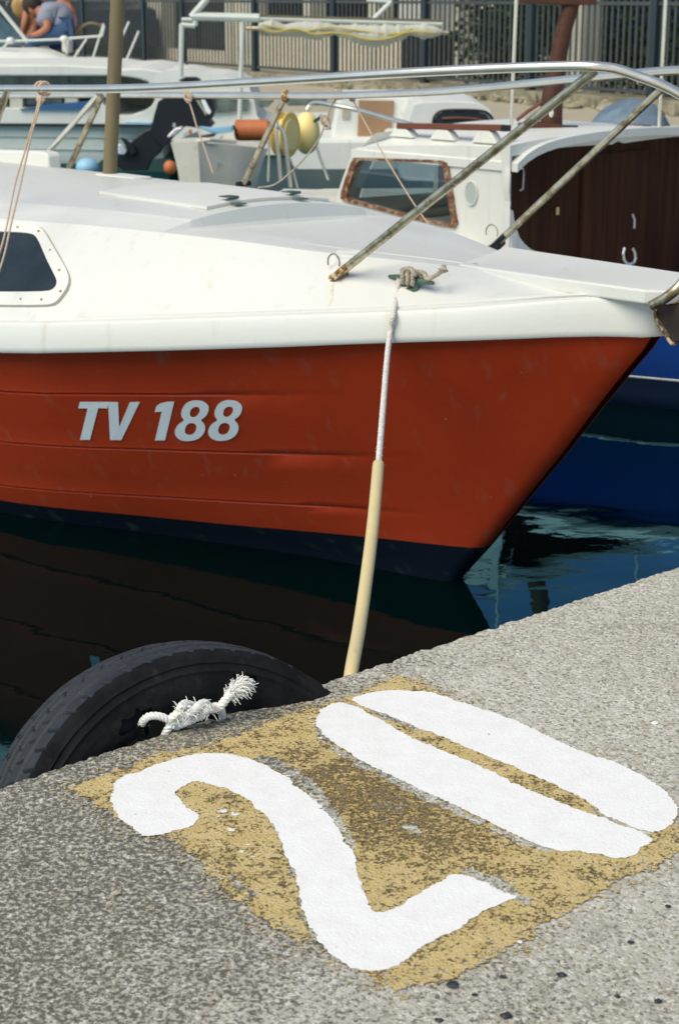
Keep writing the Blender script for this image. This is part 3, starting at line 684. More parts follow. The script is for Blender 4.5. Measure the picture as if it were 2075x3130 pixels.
hull_bvh = bvh_of(hb)
def cast(bvh, x, y, off=0.0):
    d = ray(x, y).normalized(); h = bvh.ray_cast(CAMP, d)
    if h[0] is None: return None
    n = h[1] if h[1].dot(d) < 0 else -h[1]
    return h[0]+n*off

# rub band, deck, trunk cabin: lofted across the beam
ZB = lambda u: smooth_interp(u, [-.64, -.578, -.445, -.306, -.075, .168, .562, 1.063, 1.8, 2.6, 4.3], [.398, .398, .387, .366, .337, .310, .266, .212, .17, .15, .17])
V1 = lambda u: smooth_interp(u, [-.64, -.3, -.2, 0, .3, .6, 1, 1.4, 2, 4], [.015, .09, .12, .2, .33, .42, .5, .56, .61, .62])
Z1 = lambda u: smooth_interp(u, [-.64, -.3, 0, .3, .5, .95, 1.4, 2.2, 4], [.405, .425, .438, .453, .464, .468, .458, .45, .45])
def deck_profile(u):
    vb = max(VS(u)-.012, 0.0); zb = ZB(u); v1 = min(V1(u), vb*.8); z1 = Z1(u)
    pl = min(1, max(0, (u-.715)/.018)); pl = pl*pl*(3-2*pl)
    pts = [(vb, zb), (vb-.012 if vb > .05 else vb*.8, zb+.004)]
    # hollow fillet then the sloping side
    a = (vb*.94+v1*.06, zb+.010+(z1-zb)*.02); pts.append(a)
    b = (vb*.85+v1*.15, zb+(z1-zb)*.10+.012); pts.append(b)
    for t in (.35, .55, .75, .92): pts.append((vb*(1-t)+v1*t, zb+(z1-zb)*(t+.05*sin(pi*t))))
    pts.append((v1, z1))
    pts.append((v1*.97, z1+.001+.002*pl))
    v2 = max(v1-.10, v1*.5); zf2 = z1+.001; z2 = zf2*(1-pl)+(z1*.0+smooth_interp(u, [.7, 1, 1.5, 2.2, 4], [.495, .499, .493, .485, .48]))*pl
    pts.append((v2, z2-.004*pl)); pts.append((v2*.965, z2+.002))
    for t in (.7, .45, .2, 0): pts.append((v2*t, z2+(.002*(1-pl)+.034*pl)*(1-t*t)))
    return pts
def build_deck():
    U = [-.640, -.632, -.62, -.6, -.56, -.5, -.42, -.34, -.26, -.18, -.1, 0, .1, .2, .3, .4, .5, .6, .66, .69, .7, .71, .72, .73, .74, .75, .77, .8, .88, 1, 1.15, 1.3, 1.5, 1.7, 2, 2.4, 2.8, 3.2, 3.7, 4.2, 4.55]
    mb = MB(); rows = []
    for u in U:
        p = deck_profile(u); v1_ = max(.02, V1(u))
        heel = lambda v: -.028*min(1, max(0, (1-v/v1_)/2))*min(1, max(0, (u+.6)/.5))     # the boat lies over a little, away from the quay
        rows.append([L(u, v, z+heel(v)) for v, z in p]+[L(u, -v, z+heel(-v)) for v, z in p[-2::-1]])
    mb.rows(rows); mb.sheet(rows[-1]); return mb
db = build_deck(); db.build('deck_and_cabin', M['gel'], boat, smooth=True, angle=13)
deck_bvh = bvh_of(db)
def build_band():
    U = [-.655, -.648, -.636, -.62, -.59, -.54, -.47, -.38, -.28, -.15, 0, .15, .3, .5, .7, .9, 1.1, 1.4, 1.8, 2.2, 2.8, 3.4, 4, 4.55]
    mb = MB()
    for side in (1, -1):
        rows = []
        for u in U:
            uu = max(u, -.64); v = VS(uu); zs = ZS(uu); zb = ZB(uu)
            o = .016 if v > .03 else .016*max(.3, v/.03)
            wob = noise.noise(V3((u*3, side, 0)))*.0015
            pr = [(max(v-.03, 0), zs-.012), (v+o-.004, zs-.012), (v+o, zs-.007+wob), (v+o+.001, zs+.004+wob), (v+o-.003, (zs+zb)/2), (v+o-.008, zb-.006), (v+o-.012, zb+.001), (v+o-.022, zb+.005), (max(v-.03, 0), zb+.006)]
            rows.append([L(u-.012 if u < -.6 else u, side*a, z) for a, z in pr])
        mb.rows(rows)
    mb.rows([[L(-.667, s*a, z) for a, z in ((0, ZS(-.64)-.012), (.012, ZS(-.64)-.012), (.012, ZB(-.64)+.006), (0, ZB(-.64)+.006))] for s in (1, -1)])
    mb.build('rubbing_band', M['gel'], boat, smooth=True, angle=40)
build_band()

# bow platform plank
pz = .436
near0, near1 = (-.10, .135), (-.665, .105); far1, far0 = (-.69, -.17), (.03, -.20)
pl = [L(near0[0], near0[1], pz), L(-.40, .125, pz-.002), L(near1[0], near1[1], pz-.004), L(-.705, .075, pz-.004), L(-.715, -.14, pz-.003), L(far1[0], far1[1], pz-.003), L(far0[0], far0[1], pz)]
plank = MB().slab(pl, V3((0, 0, -.034))).build('bow_platform', M['gel_rough'], boat, bevel=.005)
MB().tube([L(-.135, .112, pz-.001), L(-.135, .112, pz+.003)], .007, 10).build('screw', M['steel'], plank)
# support under the platform nose
MB().slab([L(-.2, .06, .40), L(-.62, .05, .40), L(-.62, -.05, .40), L(-.2, -.06, .40)], V3((0, 0, .012))).build('platform_packing', M['gel'], boat)

# hatch
hp = [(308,600),(500,626),(680,650),(860,641),(1060,631),(700,575),(560,560),(330,556),(312,575)]
def plat(x, y, off):
    P = cast(deck_bvh, x, y, 0); return P
hq = []
for (u, v) in ((1.30, .22), (1.27, .245), (.80, .245), (.775, .22), (.775, -.22), (.80, -.245), (1.27, -.245), (1.30, -.22)):
    hq.append((u, v))
def roofz(u, v):
    d = deck_bvh.ray_cast(L(u, v, 2), V3((0, 0, -1))); return d[0].z if d[0] else .5
hm = MB(); mid = MB()
for (sc, z0, z1_, tgt) in ((1.0, .001, .005, mid), (.985, .004, .014, hm)):
    cu = 1.037
    rows = []
    for k in range(9):
        t = -1+2*k/8
        rows.append([(cu+.262*sc*a, .245*sc*t) for a in (-1, -.93, .93, 1)])
    grid_t = [[L(u, v, roofz(u, v)+z1_-(.004 if i in (0, len(r)-1) or j in (0, 8) else 0)) for i, (u, v) in enumerate(r)] for j, r in enumerate(rows)]
    tgt.rows(grid_t)
    bound = [grid_t[0][i] for i in range(4)]+[grid_t[j][3] for j in range(1, 9)]+[grid_t[8][i] for i in (2, 1, 0)]+[grid_t[j][0] for j in range(7, 0, -1)]
    n = len(bound); low = [b-V3((0, 0, z1_-z0+.004)) for b in bound]
    tgt.add(bound+low, [(k, (k+1) % n, (k+1) % n+n, k+n) for k in range(n)])
mid.build('hatch_seal', M['sealant'], boat)
hatch = hm.build('hatch', M['gel_rough'], boat, smooth=True, angle=40)
for v in (.145, -.10):
    z = roofz(.77, v)+.010; m_ = MB()
    m_.box(L(.80, v, z+.014), (.030, .045, .003), HD, NN); m_.box(L(.752, v, z-.004), (.03, .04, .003), HD, NN); m_.tube([L(.775, v-.02, z+.012), L(.775, v+.02, z+.012)], .005, 8)
    m_.build('hinge', M['cleat'], hatch, bevel=.001)
# raised moulding ridge where the mast stands
mbase = MB()
mc = onz(335, 527, .505); mu, mv, _ = loc(mc)
mbase.box(L(mu-.08, mv, roofz(mu-.08, mv)+.002), (.22, .08, .010), HD, NN); mbase.build('mast_step', M['gel_rough'], boat, bevel=.005)
mt = atY(366, -120, mc.y-.02)
mtop = mc+(mt-mc)*2.2
MB().tube([mc+V3((0, 0, -.02)), mc.lerp(mtop, .5), mtop], [.0245, .0245, .023], 20).build('mast', M['mast'], boat, smooth=True)
# white locker behind the mast at the left
lb = MB(); a = onz(-400, 440, .60); 
q = [onv(x, y, -.42) for x, y in ((-700, 440), (120, 462), (143, 468), (148, 480), (151, 535), (-700, 545))]
lb.slab(q, NN*(-.06)); lb.build('cabin_locker', M['gel'], boat, bevel=.008)

# window: rim and pane laid on the cabin side
def c3(x, y): return (x/2.24, 400+y/2.24)
rim_o = [(-1500,640),(-900,625),(-400,622),(0,632),(150,640),(240,655),(280,668),(305,690),(330,725),(400,845),(450,930),(470,970),(482,1010),(480,1050),(465,1090),(430,1140),(400,1175),(370,1192),(330,1199),(200,1202),(0,1200),(-400,1190),(-900,1175),(-1500,1165)]
rim_i = [(-1450,720),(-900,703),(-400,700),(0,705),(120,709),(200,715),(240,724),(262,742),(285,780),(330,885),(370,965),(390,1005),(403,1035),(405,1055),(400,1075),(385,1093),(368,1103),(350,1109),(300,1113),(200,1115),(0,1115),(-400,1105),(-900,1090),(-1450,1080)]
def on_deck(p, off): 
    q = cast(deck_bvh, *c3(*p), off); return q
def loop_ok(ls): return all(q is not None for q in ls)
ro = [on_deck(p, .001) for p in rim_o]; ro2 = [on_deck(p, .008) for p in rim_o]; ri2 = [on_deck(p, .011) for p in rim_i]; ri = [on_deck(p, .0005) for p in rim_i]
if loop_ok(ro+ro2+ri+ri2):
    def inset(a, b, t): return [x.lerp(y, t) for x, y in zip(a, b)]
    wb = MB(); cen = sum(ri2, V3())/len(ri2)
    wb.ring(ro, ro2); wb.ring(ro2, inset(ro2, ri2, .5)); wb.ring(inset(ro2, ri2, .5), ri2); wb.ring(ri2, ri)
    win = wb.build('cabin_window', M['gel_rough'], boat, smooth=True, angle=30)
    ob = [on_deck((p[0]*1.0+(6 if p[0] > 100 else 0), p[1]+(5 if p[1] > 900 else -5)), .0025) for p in rim_o]
    MB().ring(ob, [on_deck(p, .0022) for p in rim_o]).build('sealant_line', M['sealant'], win)
    pm = MB(); cx_, cy_ = -500, 900
    prs = []
    for t in (1, .85, .7, .5, .3, .12):
        prs.append([on_deck((cx_+(p[0]-cx_)*t, cy_+(p[1]-cy_)*t), .0078) for p in rim_i])
    pm.rows(prs, 0, True); pm.sheet(prs[-1]); pm.build('pane', M['darkglass'], win)
    for p in ((-60,668),(60,668),(135,675),(278,703),(355,830),(420,968),(430,1110),(300,1167),(157,1163),(8,1163),(-140,1160)):
        c = on_deck(p, .009); n_ = (on_deck(p, .02)-c).normalized(); MB().tube([c, c+n_*.0022], .0036, 8).build('screw', M['rust'], win)

# registration lettering on the hull
def c5(x, y): return (x*.7653, 1050+y*.7653)
def letter_mesh(contours):
    cu = bpy.data.curves.new('tmp', 'CURVE'); cu.dimensions = '2D'; cu.fill_mode = 'BOTH'
    for c in contours:
        sp = cu.splines.new('POLY'); sp.points.add(len(c)-1); sp.use_cyclic_u = True
        for i, (x, y) in enumerate(c): sp.points[i].co = (x, -y, 0, 1)
    o = bpy.data.objects.new('tmp', cu); COL.objects.link(o)
    me = bpy.data.meshes.new_from_object(o.evaluated_get(bpy.context.evaluated_depsgraph_get()))
    vs = [(v.co.x, -v.co.y) for v in me.vertices]; fs = [tuple(p.vertices) for p in me.polygons]
    bpy.data.objects.remove(o); bpy.data.curves.remove(cu); bpy.data.meshes.remove(me); return vs, fs
def chk(p, k=2):
    for _ in range(k):
        o = []; n = len(p)
        for i in range(n):
            a, b = p[i], p[(i+1) % n]; o += [(a[0]*.75+b[0]*.25, a[1]*.75+b[1]*.25), (a[0]*.25+b[0]*.75, a[1]*.25+b[1]*.75)]
        p = o
    return p
e_o = [(785,224),(815,228),(836,246),(835,270),(822,292),(802,303),(818,318),(823,338),(814,362),(792,381),(757,389),(723,386),(702,368),(699,345),(713,320),(740,305),(725,290),(726,265),(741,239),(762,227)]
e_u = [(787,250),(799,255),(800,270),(789,287),(772,294),(760,286),(761,268),(771,254)]
e_l = [(773,316),(786,323),(786,342),(775,359),(757,364),(741,357),(740,340),(748,323),(760,316)]
letters = [[[(322,231),(437,231),(431,258),(395,256),(362,383),(322,383),(353,257),(315,257)]],
           [[(434,231),(474,232),(478,332),(521,232),(561,231),(487,384),(442,384)]],
           [[(640,238),(672,230),(698,230),(661,385),(621,385),(648,270),(620,272),(626,250)]],
           [chk(e_o), chk(e_u), chk(e_l)], [[(x+133, y-1) for x, y in chk(e_o)], [(x+133, y-1) for x, y in chk(e_u)], [(x+133, y-1) for x, y in chk(e_l)]]]
reg = MB()
for ct in letters:
    vs, fs = letter_mesh(ct); pv = [cast(hull_bvh, *c5(x, y), .0022) for x, y in vs]
    if loop_ok(pv): reg.add(pv, fs)
reg.build('registration_number', M['letter'], boat, label='pale grey slanted letters reading TV 188')

# pulpit rails
def railv(tab, s): return lambda u: interp(u, tab[0], [s*x for x in tab[1]])
NR = [(1.323,.561,.838),(.752,.52,.859),(.284,.464,.89),(-.127,.412,.921),(-.385,.36,.938),(-.537,.325,.946),(-.614,.300,.948),(-.66,.262,.944),(-.704,.228,.928),(-.755,.190,.905),(-.80,.145,.872),(-.83,.09,.84),(-.845,.03,.82)]
FR = [(3.127,-.618,.705),(2.226,-.603,.743),(1.452,-.569,.772),(1.057,-.552,.788),(.543,-.51,.823),(.032,-.428,.874),(-.195,-.392,.897),(-.403,-.357,.915),(-.55,-.31,.915),(-.68,-.24,.90),(-.78,-.16,.87),(-.83,-.08,.84),(-.845,-.0,.82)]
nr = [(3.6, .62, .78), (2.4, .61, .80)]+NR
pul = MB(); pul.tube(spline([L(*p) for p in nr]+[L(*p) for p in FR[-2::-1]], 8), .0115, 16)
pul = pul.build('pulpit_rail', M['steel'], boat, smooth=True)
def foot_on_deck(x, y, off=.004): return cast(deck_bvh, x, y, off)
f1 = foot_on_deck(1030, 845); t1 = L(-.628, .283, .938)
MB().slab([foot_on_deck(x, y, .001) for x, y in ((1018, 862), (1022, 800), (1030, 772), (1120, 776), (1104, 800), (1060, 835))], V3((0, 0, .007))).build('mounting_pad', M['gel_rough'], boat, bevel=.002)
MB().sheet([foot_on_deck(x, y, .0012) for x, y in ((1014, 862), (1022, 864), (1018, 890), (1016, 920), (1010, 950), (1006, 935), (1009, 905), (1012, 880))]).build('rust_streak', M['ruststain'], boat)
f2 = onplane(1512, 750, L(0, -.31, 0), NN); t2 = onplane(2025, 268, L(0, -.36, 0), NN)
def post(a, b, r, name='stanchion', mat='rusty_steel', par=None, ext=0):
    return MB().tube([a, a.lerp(b, .5), b], r, 12).build(name, M[mat], par or boat, smooth=True)
s1 = post(f1, t1, .0112)
s2 = post(f2, t2, .0105)
for a, s_, rad in ((f1, s1, .0112), (f2, s2, .0105)):
    d = ((t1 if s_ is s1 else t2)-a).normalized()
    m_ = MB(); m_.tube([a-d*.03, a+d*.05], rad*1.3, 10, flat=.7); m_.ball(a-d*.02, .012, 8, 6, wob=.6); m_.ball(a+d*.005+V3((.01, 0, 0)), .010, 8, 6, wob=.6)
    m_.box(a+d*.0+V3((0, 0, -.012)), (.06, .035, .008), d, NN)
    m_.build('base_bracket', M['rust'] if s_ is s1 else M['black'], s_)
    # wire ring standing beside the foot
    c = a+HD*(-.012)+d*.035+V3((0, 0, .012)); rr = .022
    MB().tube([c-HD*.03+(HD*cos(t)*1.0+V3((0, 0, 1))*sin(t))*rr for t in [pi*k/10*1.25-.35 for k in range(11)]], .0022, 6).build('pad_eye', M['rusty_steel'], s_)
# front leg of the pulpit running down to the stem
fa = onv(1992, 932, .04); fb = onv(2110, 838, .05)
post_pts = spline([onv(1990, 934, .125), onv(2040, 905, .12), onv(2085, 862, .10), onv(2130, 780, .05), L(-.845, 0, .82)], 8)
MB().tube(post_pts, .0125, 14).build('pulpit_front_leg', M['rusty_steel'], boat, smooth=True)
# aft braces on the far side and the leg by the mast
post(onv(212, 512, -.56), onv(312, 292, -.56), .012, 'stanchion')
post(onv(146, 468, -.5), onv(300, 290, -.56), .010, 'stanchion', 'steel')
post(onv(746, 560, -.56), onv(873, 292, -.56), .0105, 'stanchion')
post(onv(-60, 520, .57), onv(25, 274, .56), .0105, 'stanchion')
MB().ball(onv(873, 294, -.56), (.016, .016, .022), 8, 6, wob=.5).build('clamp', M['rust'], boat)
MB().tube([onv(744, 562, -.56)-NN*.03, onv(744, 562, -.56)+NN*.03], .009, 8).build('clamp', M['black'], boat)

# cleat with its rope
cc = foot_on_deck(1258, 872, .018)
cl = MB(); cl.tube([cc-HD*.075, cc-HD*.04+V3((0, 0, .001)), cc+HD*.04, cc+HD*.08], [.0045, .0085, .0085, .0045], 10); cl.tube([cc+HD*.02, cc+HD*.02-V3((0, 0, .035))], .008, 8); cl.tube([cc-HD*.02, cc-HD*.02-V3((0, 0, .035))], .008, 8)
cl.slab([cc-V3((0, 0, .027))+HD*a*.022+NN*b*.010+V3((0, 0, -b*.004)) for a, b in ((-1, -1), (1, -1), (1, 1), (-1, 1))], V3((0, 0, .008)))
cl.build('cleat', M['cleat'], boat, smooth=True)

mr = empty('mooring_line', cc, 'white mooring rope from the red boat cleat down to the quay, sheathed in cream hose', 'mooring rope')
mb = MB()
for k in range(3):
    off = (k-1)*.018
    pts = [cc+HD*(off+.006*cos(t*2))+NN*(cos(t)*.016)+V3((0, 0, .003+sin(t)*.014)) for t in [2*pi*j/20 for j in range(21)]]
    twist(mb, pts, .0060, 3, .018)
pts = spline([cc+HD*.03+NN*.015+V3((0, 0, .016)), cc+HD*.0+V3((0, 0, .028)), cc-HD*.04-NN*.01+V3((0, 0, .016)), cc+HD*.03-NN*.012+V3((0, 0, .02)), cc+HD*.065+NN*.005+V3((0, 0, .010)), cc+HD*.095+V3((0, 0, .026)), cc+HD*.112+V3((0, 0, .038))], 6)
twist(mb, pts, .0060, 3, .018); mb.ball(cc+HD*.114+V3((0, 0, .040)), .010, 8, 6, wob=.8)
mb.build('cleat_hitch', M['rope_grey'], mr, smooth=True)
endp = E0+EN*.030; 
q_end = onplane(1072, 2066, E0+EN*.022, EN)
lip = onplane(1212, 902, cc+NN*.028, NN)
edge_pt = cast(bvh_of(MB()) if False else deck_bvh, 1200, 950, .006)
P_mid0 = onplane(1190, 1030, L(0, VS(-.09)+.03, 0), NN)
full = q_end-P_mid0
def line_pt(x, y):   # on the vertical plane holding both ends
    pn = V3((full.y, -full.x, 0)).normalized(); return onplane(x, y, P_mid0, pn)
path = [cc-HD*.03+NN*.012+V3((0, 0, -.002)), lip, onplane(1202, 960, L(0, VS(-.09)+.012, 0), NN), P_mid0]
# the drop is almost straight, seen nearly end on: blend depth evenly between the two ends
def drop(x, y, t):
    lo, hi = 0.0, 1.0                    # the point of the taut line seen at this height gives the depth
    for _ in range(30):
        m_ = (lo+hi)/2; P = P_mid0.lerp(q_end, m_); d = P-CAMP
        dz = d.y*cos(PITCH)-d.z*sin(PITCH); py = 1565-F*(d.y*sin(PITCH)+d.z*cos(PITCH))/dz
        if py < y: lo = m_
        else: hi = m_
    return atY(x, y, P.y)
rope_pts = [drop(1190, 1030, 0.0), drop(1179, 1140, .07), drop(1168, 1280, .16), drop(1156, 1425, .26)]
mb = MB(); twist(mb, spline(path+rope_pts[1:], 5), .0068, 3, .017)
rng = random.Random(5)
sp_ = spline(path+rope_pts[1:], 30)
for i in range(90):
    p = rng.choice(sp_); dv = V3((rng.uniform(-1, 1), rng.uniform(-.5, .5), rng.uniform(-1, 1))).normalized()*rng.uniform(.006, .012); mb.tube([p, p+dv], [.0006, .0003], 4)
mb.build('rope', M['rope_white'], mr, smooth=True)
mb = MB(); h2 = spline([drop(1156, 1420, .257), drop(1140, 1600, .42), drop(1118, 1780, .61), drop(1096, 1930, .80), q_end, q_end+V3((-.006, -.004, -.08)), q_end+V3((-.012, -.004, -.3))], 8)
mb.tube(h2, .0125, 14); 
hs_ = mb.build('hose_sleeve', M['hose'], mr, smooth=True)
sm = MB(); off = (-HD*.2+V3((-1, -.35, 0))).normalized()
sm.tube([p+V3((-.0072, -.0100, 0)) for p in h2[:-8]], .0011, 6); sm.build('stripe', M['hose_stripe'], hs_)

# thin cords tied to the rails
def cord(name, pts, r, lab, mat='twine', knots=(), kr=.012):
    mb = MB()
    for pp in pts: mb.tube(spline(pp, 6), r, 6)
    for k in knots:
        for j in range(4):
            ph = j*.9; mb.tube([k+V3((cos(t+ph)*kr, sin(t*1.0)*kr*.9, sin(t+ph*.5)*kr*1.2)) for t in [2*pi*i/12 for i in range(13)]], r*1.3, 6)
    o = mb.build(name, M[mat], None, smooth=True); tag(o, lab, 'cord'); return o
k0 = onplane(123, 270, L(0, .54, 0), NN)
ring_pts = [k0+(NN*cos(t)+V3((0, 0, 1))*sin(t))*.017+HD*.003*t for t in [2*pi*i/12 for i in range(25)]]
m0 = MB(); m0.tube(ring_pts, .005, 6)
def nv(x, y, v=.60): return onplane(x, y, L(0, v, 0), NN)
mb = MB(); mb.tube(ring_pts, .0052, 6); mb.ball(nv(124, 306, .56), (.011, .011, .014), 8, 6, wob=.9)
mb.tube(spline([nv(122, 290, .56), nv(112, 340, .58), nv(95, 400, .6), nv(75, 470, .62), nv(48, 560, .66), nv(24, 680, .72), nv(4, 760, .76), nv(-30, 860, .80)], 6), .0031, 6)
mb.tube(spline([nv(126, 296, .56), nv(116, 345, .585), nv(98, 410, .605), nv(82, 480, .63), nv(60, 580, .68), nv(34, 690, .73), nv(14, 780, .77), nv(-12, 860, .81)], 6), .0031, 6)
o = mb.build('tied_cord', M['twine'], None, smooth=True); tag(o, 'doubled pinkish cord knotted on the near steel rail, hanging by the cabin window', 'cord')
def fv(x, y, v=-.57): return onplane(x, y, L(0, v, 0), NN)
cord('hanging_cord', [[fv(573, 292), fv(590, 345), fv(606, 400), fv(625, 450), fv(652, 530)]], .0032, 'short pinkish cord hanging from the far steel rail in front of the black outboard', 'twine', [fv(575, 295)])
cord('slack_cord', [[fv(1036, 290), fv(1010, 330), fv(996, 372), fv(972, 430), fv(925, 490), fv(885, 530), fv(838, 565), fv(790, 573)]], .0028, 'slack brown cord looping from the far rail over the yellow float', 'rope_grey', [fv(1034, 288), fv(992, 368), fv(998, 380)])
cord('long_thin_cord', [[fv(1075, 300), fv(1144, 425), fv(1250, 600), fv(1312, 690)]], .0024, 'thin tan cord running from the far rail down across the cabin window behind', 'twine', [fv(1076, 300)], .008)

# anchor hung under the bow
an = empty('anchor', onv(2000, 945, 0), 'brown iron anchor plate with rusty rim hung under the red bow', 'anchor')
mb = MB(); mb.slab([onv(x, y, .03) for x, y in ((1996, 950), (2022, 932), (2120, 924), (2170, 960), (2150, 1030), (2092, 1042), (2052, 1050), (2040, 1020))], NN*(-.035)); mb.build('fluke', M['iron'], an, bevel=.004)
mb = MB(); mb.tube([onv(x, y, .032) for x, y in ((1996, 946), (2008, 985), (2030, 1020), (2050, 1050), (2062, 1052))], .0045, 8); mb.build('rusty_rim', M['rust'], an)
mb = MB(); mb.tube([onv(2010, 945, .0), onv(2120, 935, 0), onv(2200, 930, 0)], .012, 8); mb.slab([onv(x, y, .03) for x, y in ((2045, 922), (2110, 908), (2120, 920), (2040, 930))], NN*(-.03)); mb.build('shank', M['rust'], an)


# ================================================================== WHITE CABIN BOAT BEHIND (blue hull)
PH = radians(45)
A = V3((-cos(PH), sin(PH), 0)); Bd = V3((sin(PH), cos(PH), 0))      # A: towards its bow, Bd: across, away from the camera
P0 = atY(1556, 800, 7.35); P0.z = 0
def W2(a, b, z): return P0+A*a+Bd*b+V3((0, 0, z))
cb = empty('white_cabin_boat', W2(0, .6, WATER_Z), 'blue hulled boat with white cabin, brown board door and brown framed window', 'boat')
def sidep(x, y, off=0): return onplane(x, y, P0+Bd*off, Bd)
def bulk(x, y, off=0): return onplane(x, y, P0+A*off, A)
CW = 1.46
# hull
def hull_generic(root, W, a0, a1, b0, b1, zg, cols, names, rake=.45, zb=None, stern=.75, bowp=1.0):
    """lofted hull between a0 (stern) and a1 (bow); b0..b1 is the beam"""
    bc = (b0+b1)/2; hb = (b1-b0)/2; n = 28
    def half(t): return hb*min(1, (stern+(1-stern)*min(1, t/.35)))*(1-max(0, (t-.5)/.5)**2.4*.999)
    levels = [(1.0, 1.0), (.72, .985), (.5, .965), (.27, .92), (.26, .917), (.12, .89), (0, .86), (-.35, .6)]
    mb = MB()
    for sg in (1, -1):
        rows = []
        for (k, f) in levels:
            r = []
            for i in range(n+1):
                t = i/n; a = a0+(a1-a0)*t-(1-k)*rake*max(0, (t-.4)/.6)**1.5*(1 if t > .4 else 0)+(1-k)*.06*(1-t)
                z = WATER_Z+(zg(t)-WATER_Z)*k; h = half(t)*(f if t < .98 else f)
                r.append(W(a, bc+sg*h, z))
            rows.append(r)
        for j in range(len(rows)-1): mb.rows([rows[j], rows[j+1]], cols[j])
        # transom
    for j in range(len(levels)-1):
        pass
    tr = []
    for sg in (1, -1):
        tr.append([W(a0+(1-k)*.06, bc+sg*half(0)*f, WATER_Z+(zg(0)-WATER_Z)*k) for (k, f) in levels])
    for j in range(len(levels)-1): mb.add([tr[0][j], tr[0][j+1], tr[1][j+1], tr[1][j]], [(0, 1, 2, 3)], cols[j])
    dk = [W(a0+(a1-a0)*i/n, bc+half(i/n), zg(i/n)) for i in range(n+1)]+[W(a0+(a1-a0)*i/n, bc-half(i/n), zg(i/n)) for i in range(n, -1, -1)]
    return mb, dk
zg2 = lambda t: .005+.10*max(0, t-.45)**1.3*1.6
mb, dk = hull_generic(cb, W2, -1.9, 2.15, -.30, 1.72, zg2, [0, 0, 0, 2, 2, 2, 2, 2], None, .5, stern=.45)
mb.build('hull', [M['bluehull'], M['bluehull'], M['bluedark']], cb, smooth=True, angle=30)
dk = [p for p in dk if (p-P0).dot(A) > .06]
MB().slab(dk, V3((0, 0, .03))).build('deck', M['whiteboat'], cb)
MB().slab([W2(-1.8, .1, -.33), W2(-.02, -.1, -.33), W2(-.02, 1.2, -.33), W2(-1.8, 1.0, -.33)], V3((0, 0, .03))).build('cockpit_floor', M['creamdeck'], cb)
rw = MB()
for sg in (0,):
    n = 28
    half2 = lambda t: 1.01*min(1, (.45+.55*min(1, t/.35)))*(1-max(0, (t-.5)/.5)**2.4*.999)
    rw.tube([W2(-1.9+4.05*i/n, .71-half2(i/n)-.005, zg2(i/n)-.01) for i in range(n+1)], .034, 8)
    rw.tube([W2(-1.9+4.05*i/n, .71+half2(i/n)+.005, zg2(i/n)-.01) for i in range(n+1)], .034, 8)
rw.tube([W2(-1.9, .71-half2(0), zg2(0)), W2(-1.9, .71+half2(0), zg2(0))], .03, 8)
rw.build('white_gunwale', M['whiteboat'], cb, smooth=True)
MB().tube([W2(-1.9+.05*(1-i/n)+4.0*i/n, .71-half2(i/n)*.905-.006, WATER_Z+(zg2(i/n)-WATER_Z)*.27) for i in range(20)], .006, 6).build('boot_line', M['whitemetal'], cb)

# cabin: near side with window opening
so_ = [(1028,640),(1030,596),(1052,530),(1077,466),(1090,456),(1120,450),(1180,446),(1300,446),(1420,447),(1490,450),(1520,456),(1535,478),(1545,560),(1553,640),(1562,720),(1566,800),(1400,800),(1200,760),(1100,700),(1040,660)]
# window corner chain, same number of points as the outer chain
wi = [(1052,606),(1052,590),(1066,545),(1082,500),(1092,484),(1105,484),(1170,486),(1240,488),(1310,490),(1350,493),(1366,500),(1372,530),(1380,580),(1388,640),(1396,678),(1386,692),(1330,682),(1220,655),(1130,630),(1070,615)]
def scl(pts, s):
    cx = sum(p[0] for p in pts)/len(pts); cy = sum(p[1] for p in pts)/len(pts)
    return [(cx+(x-cx)*s, cy+(y-cy)*s) for x, y in pts]
wo = scl(wi, 1.035)
glassp = scl(wi, .93)
side = MB()
for off in (0, CW):
    O = [sidep(*p)+Bd*off for p in so_]; I = [sidep(*p)+Bd*off for p in wi]; d = Bd*(.03 if off == 0 else -.03)
    side.ring(O, I); side.ring([p+d for p in O], [p+d for p in I]); side.ring(I, [p+d for p in I]); side.ring(O, [p+d for p in O])
side.build('cabin_side', M['whiteboat'], cb)
wf = MB(); q = .012
I0 = [sidep(*p)-Bd*q for p in wo]; I1 = [sidep(*p)-Bd*q for p in glassp]; b0_ = [sidep(*p) for p in wo]; b1_ = [sidep(*p)+Bd*.01 for p in glassp]
wf.ring(I0, I1); wf.ring(I0, b0_); wf.ring(I1, b1_)
wfo = wf.build('side_window', M['varnish'], cb)
MB().sheet(b1_).build('pane', M['glass'], wfo)
# roof: arched shell over the cabin
topn = [(1092,436),(1120,427),(1180,424),(1300,424),(1420,425),(1500,427)]
tp = [sidep(*p) for p in topn]; zr = tp[3].z-.012
a_f = (tp[0]-P0).dot(A); a_b = -.0
roof = MB(); rows = []
for i in range(13):
    a = a_f+.03+(a_b-.038-a_f-.03)*i/12
    fr = min(1, i/2.0); r = []
    for k in range(25):
        t = -1+2*k/24; b = CW/2*(1+t*1.012)
        edge = (1-abs(t)**6)
        r.append(W2(a, b, zr-.060+.062*(.25+.75*min(1, fr))*(1-abs(t)**7)+(.040*(1-t*t))*(.35+.65*fr)))
    rows.append(r)
roof.rows(rows); bot = [[p-V3((0, 0, .035)) for p in r] for r in rows]
roof.rows(bot); roof.rows([rows[0], bot[0]]); roof.rows([rows[-1], bot[-1]]); roof.rows([[r[0] for r in rows], [r[0] for r in bot]]); roof.rows([[r[-1] for r in rows], [r[-1] for r in bot]])
roof.build('roof', M['whiteboat'], cb, smooth=True, angle=50)
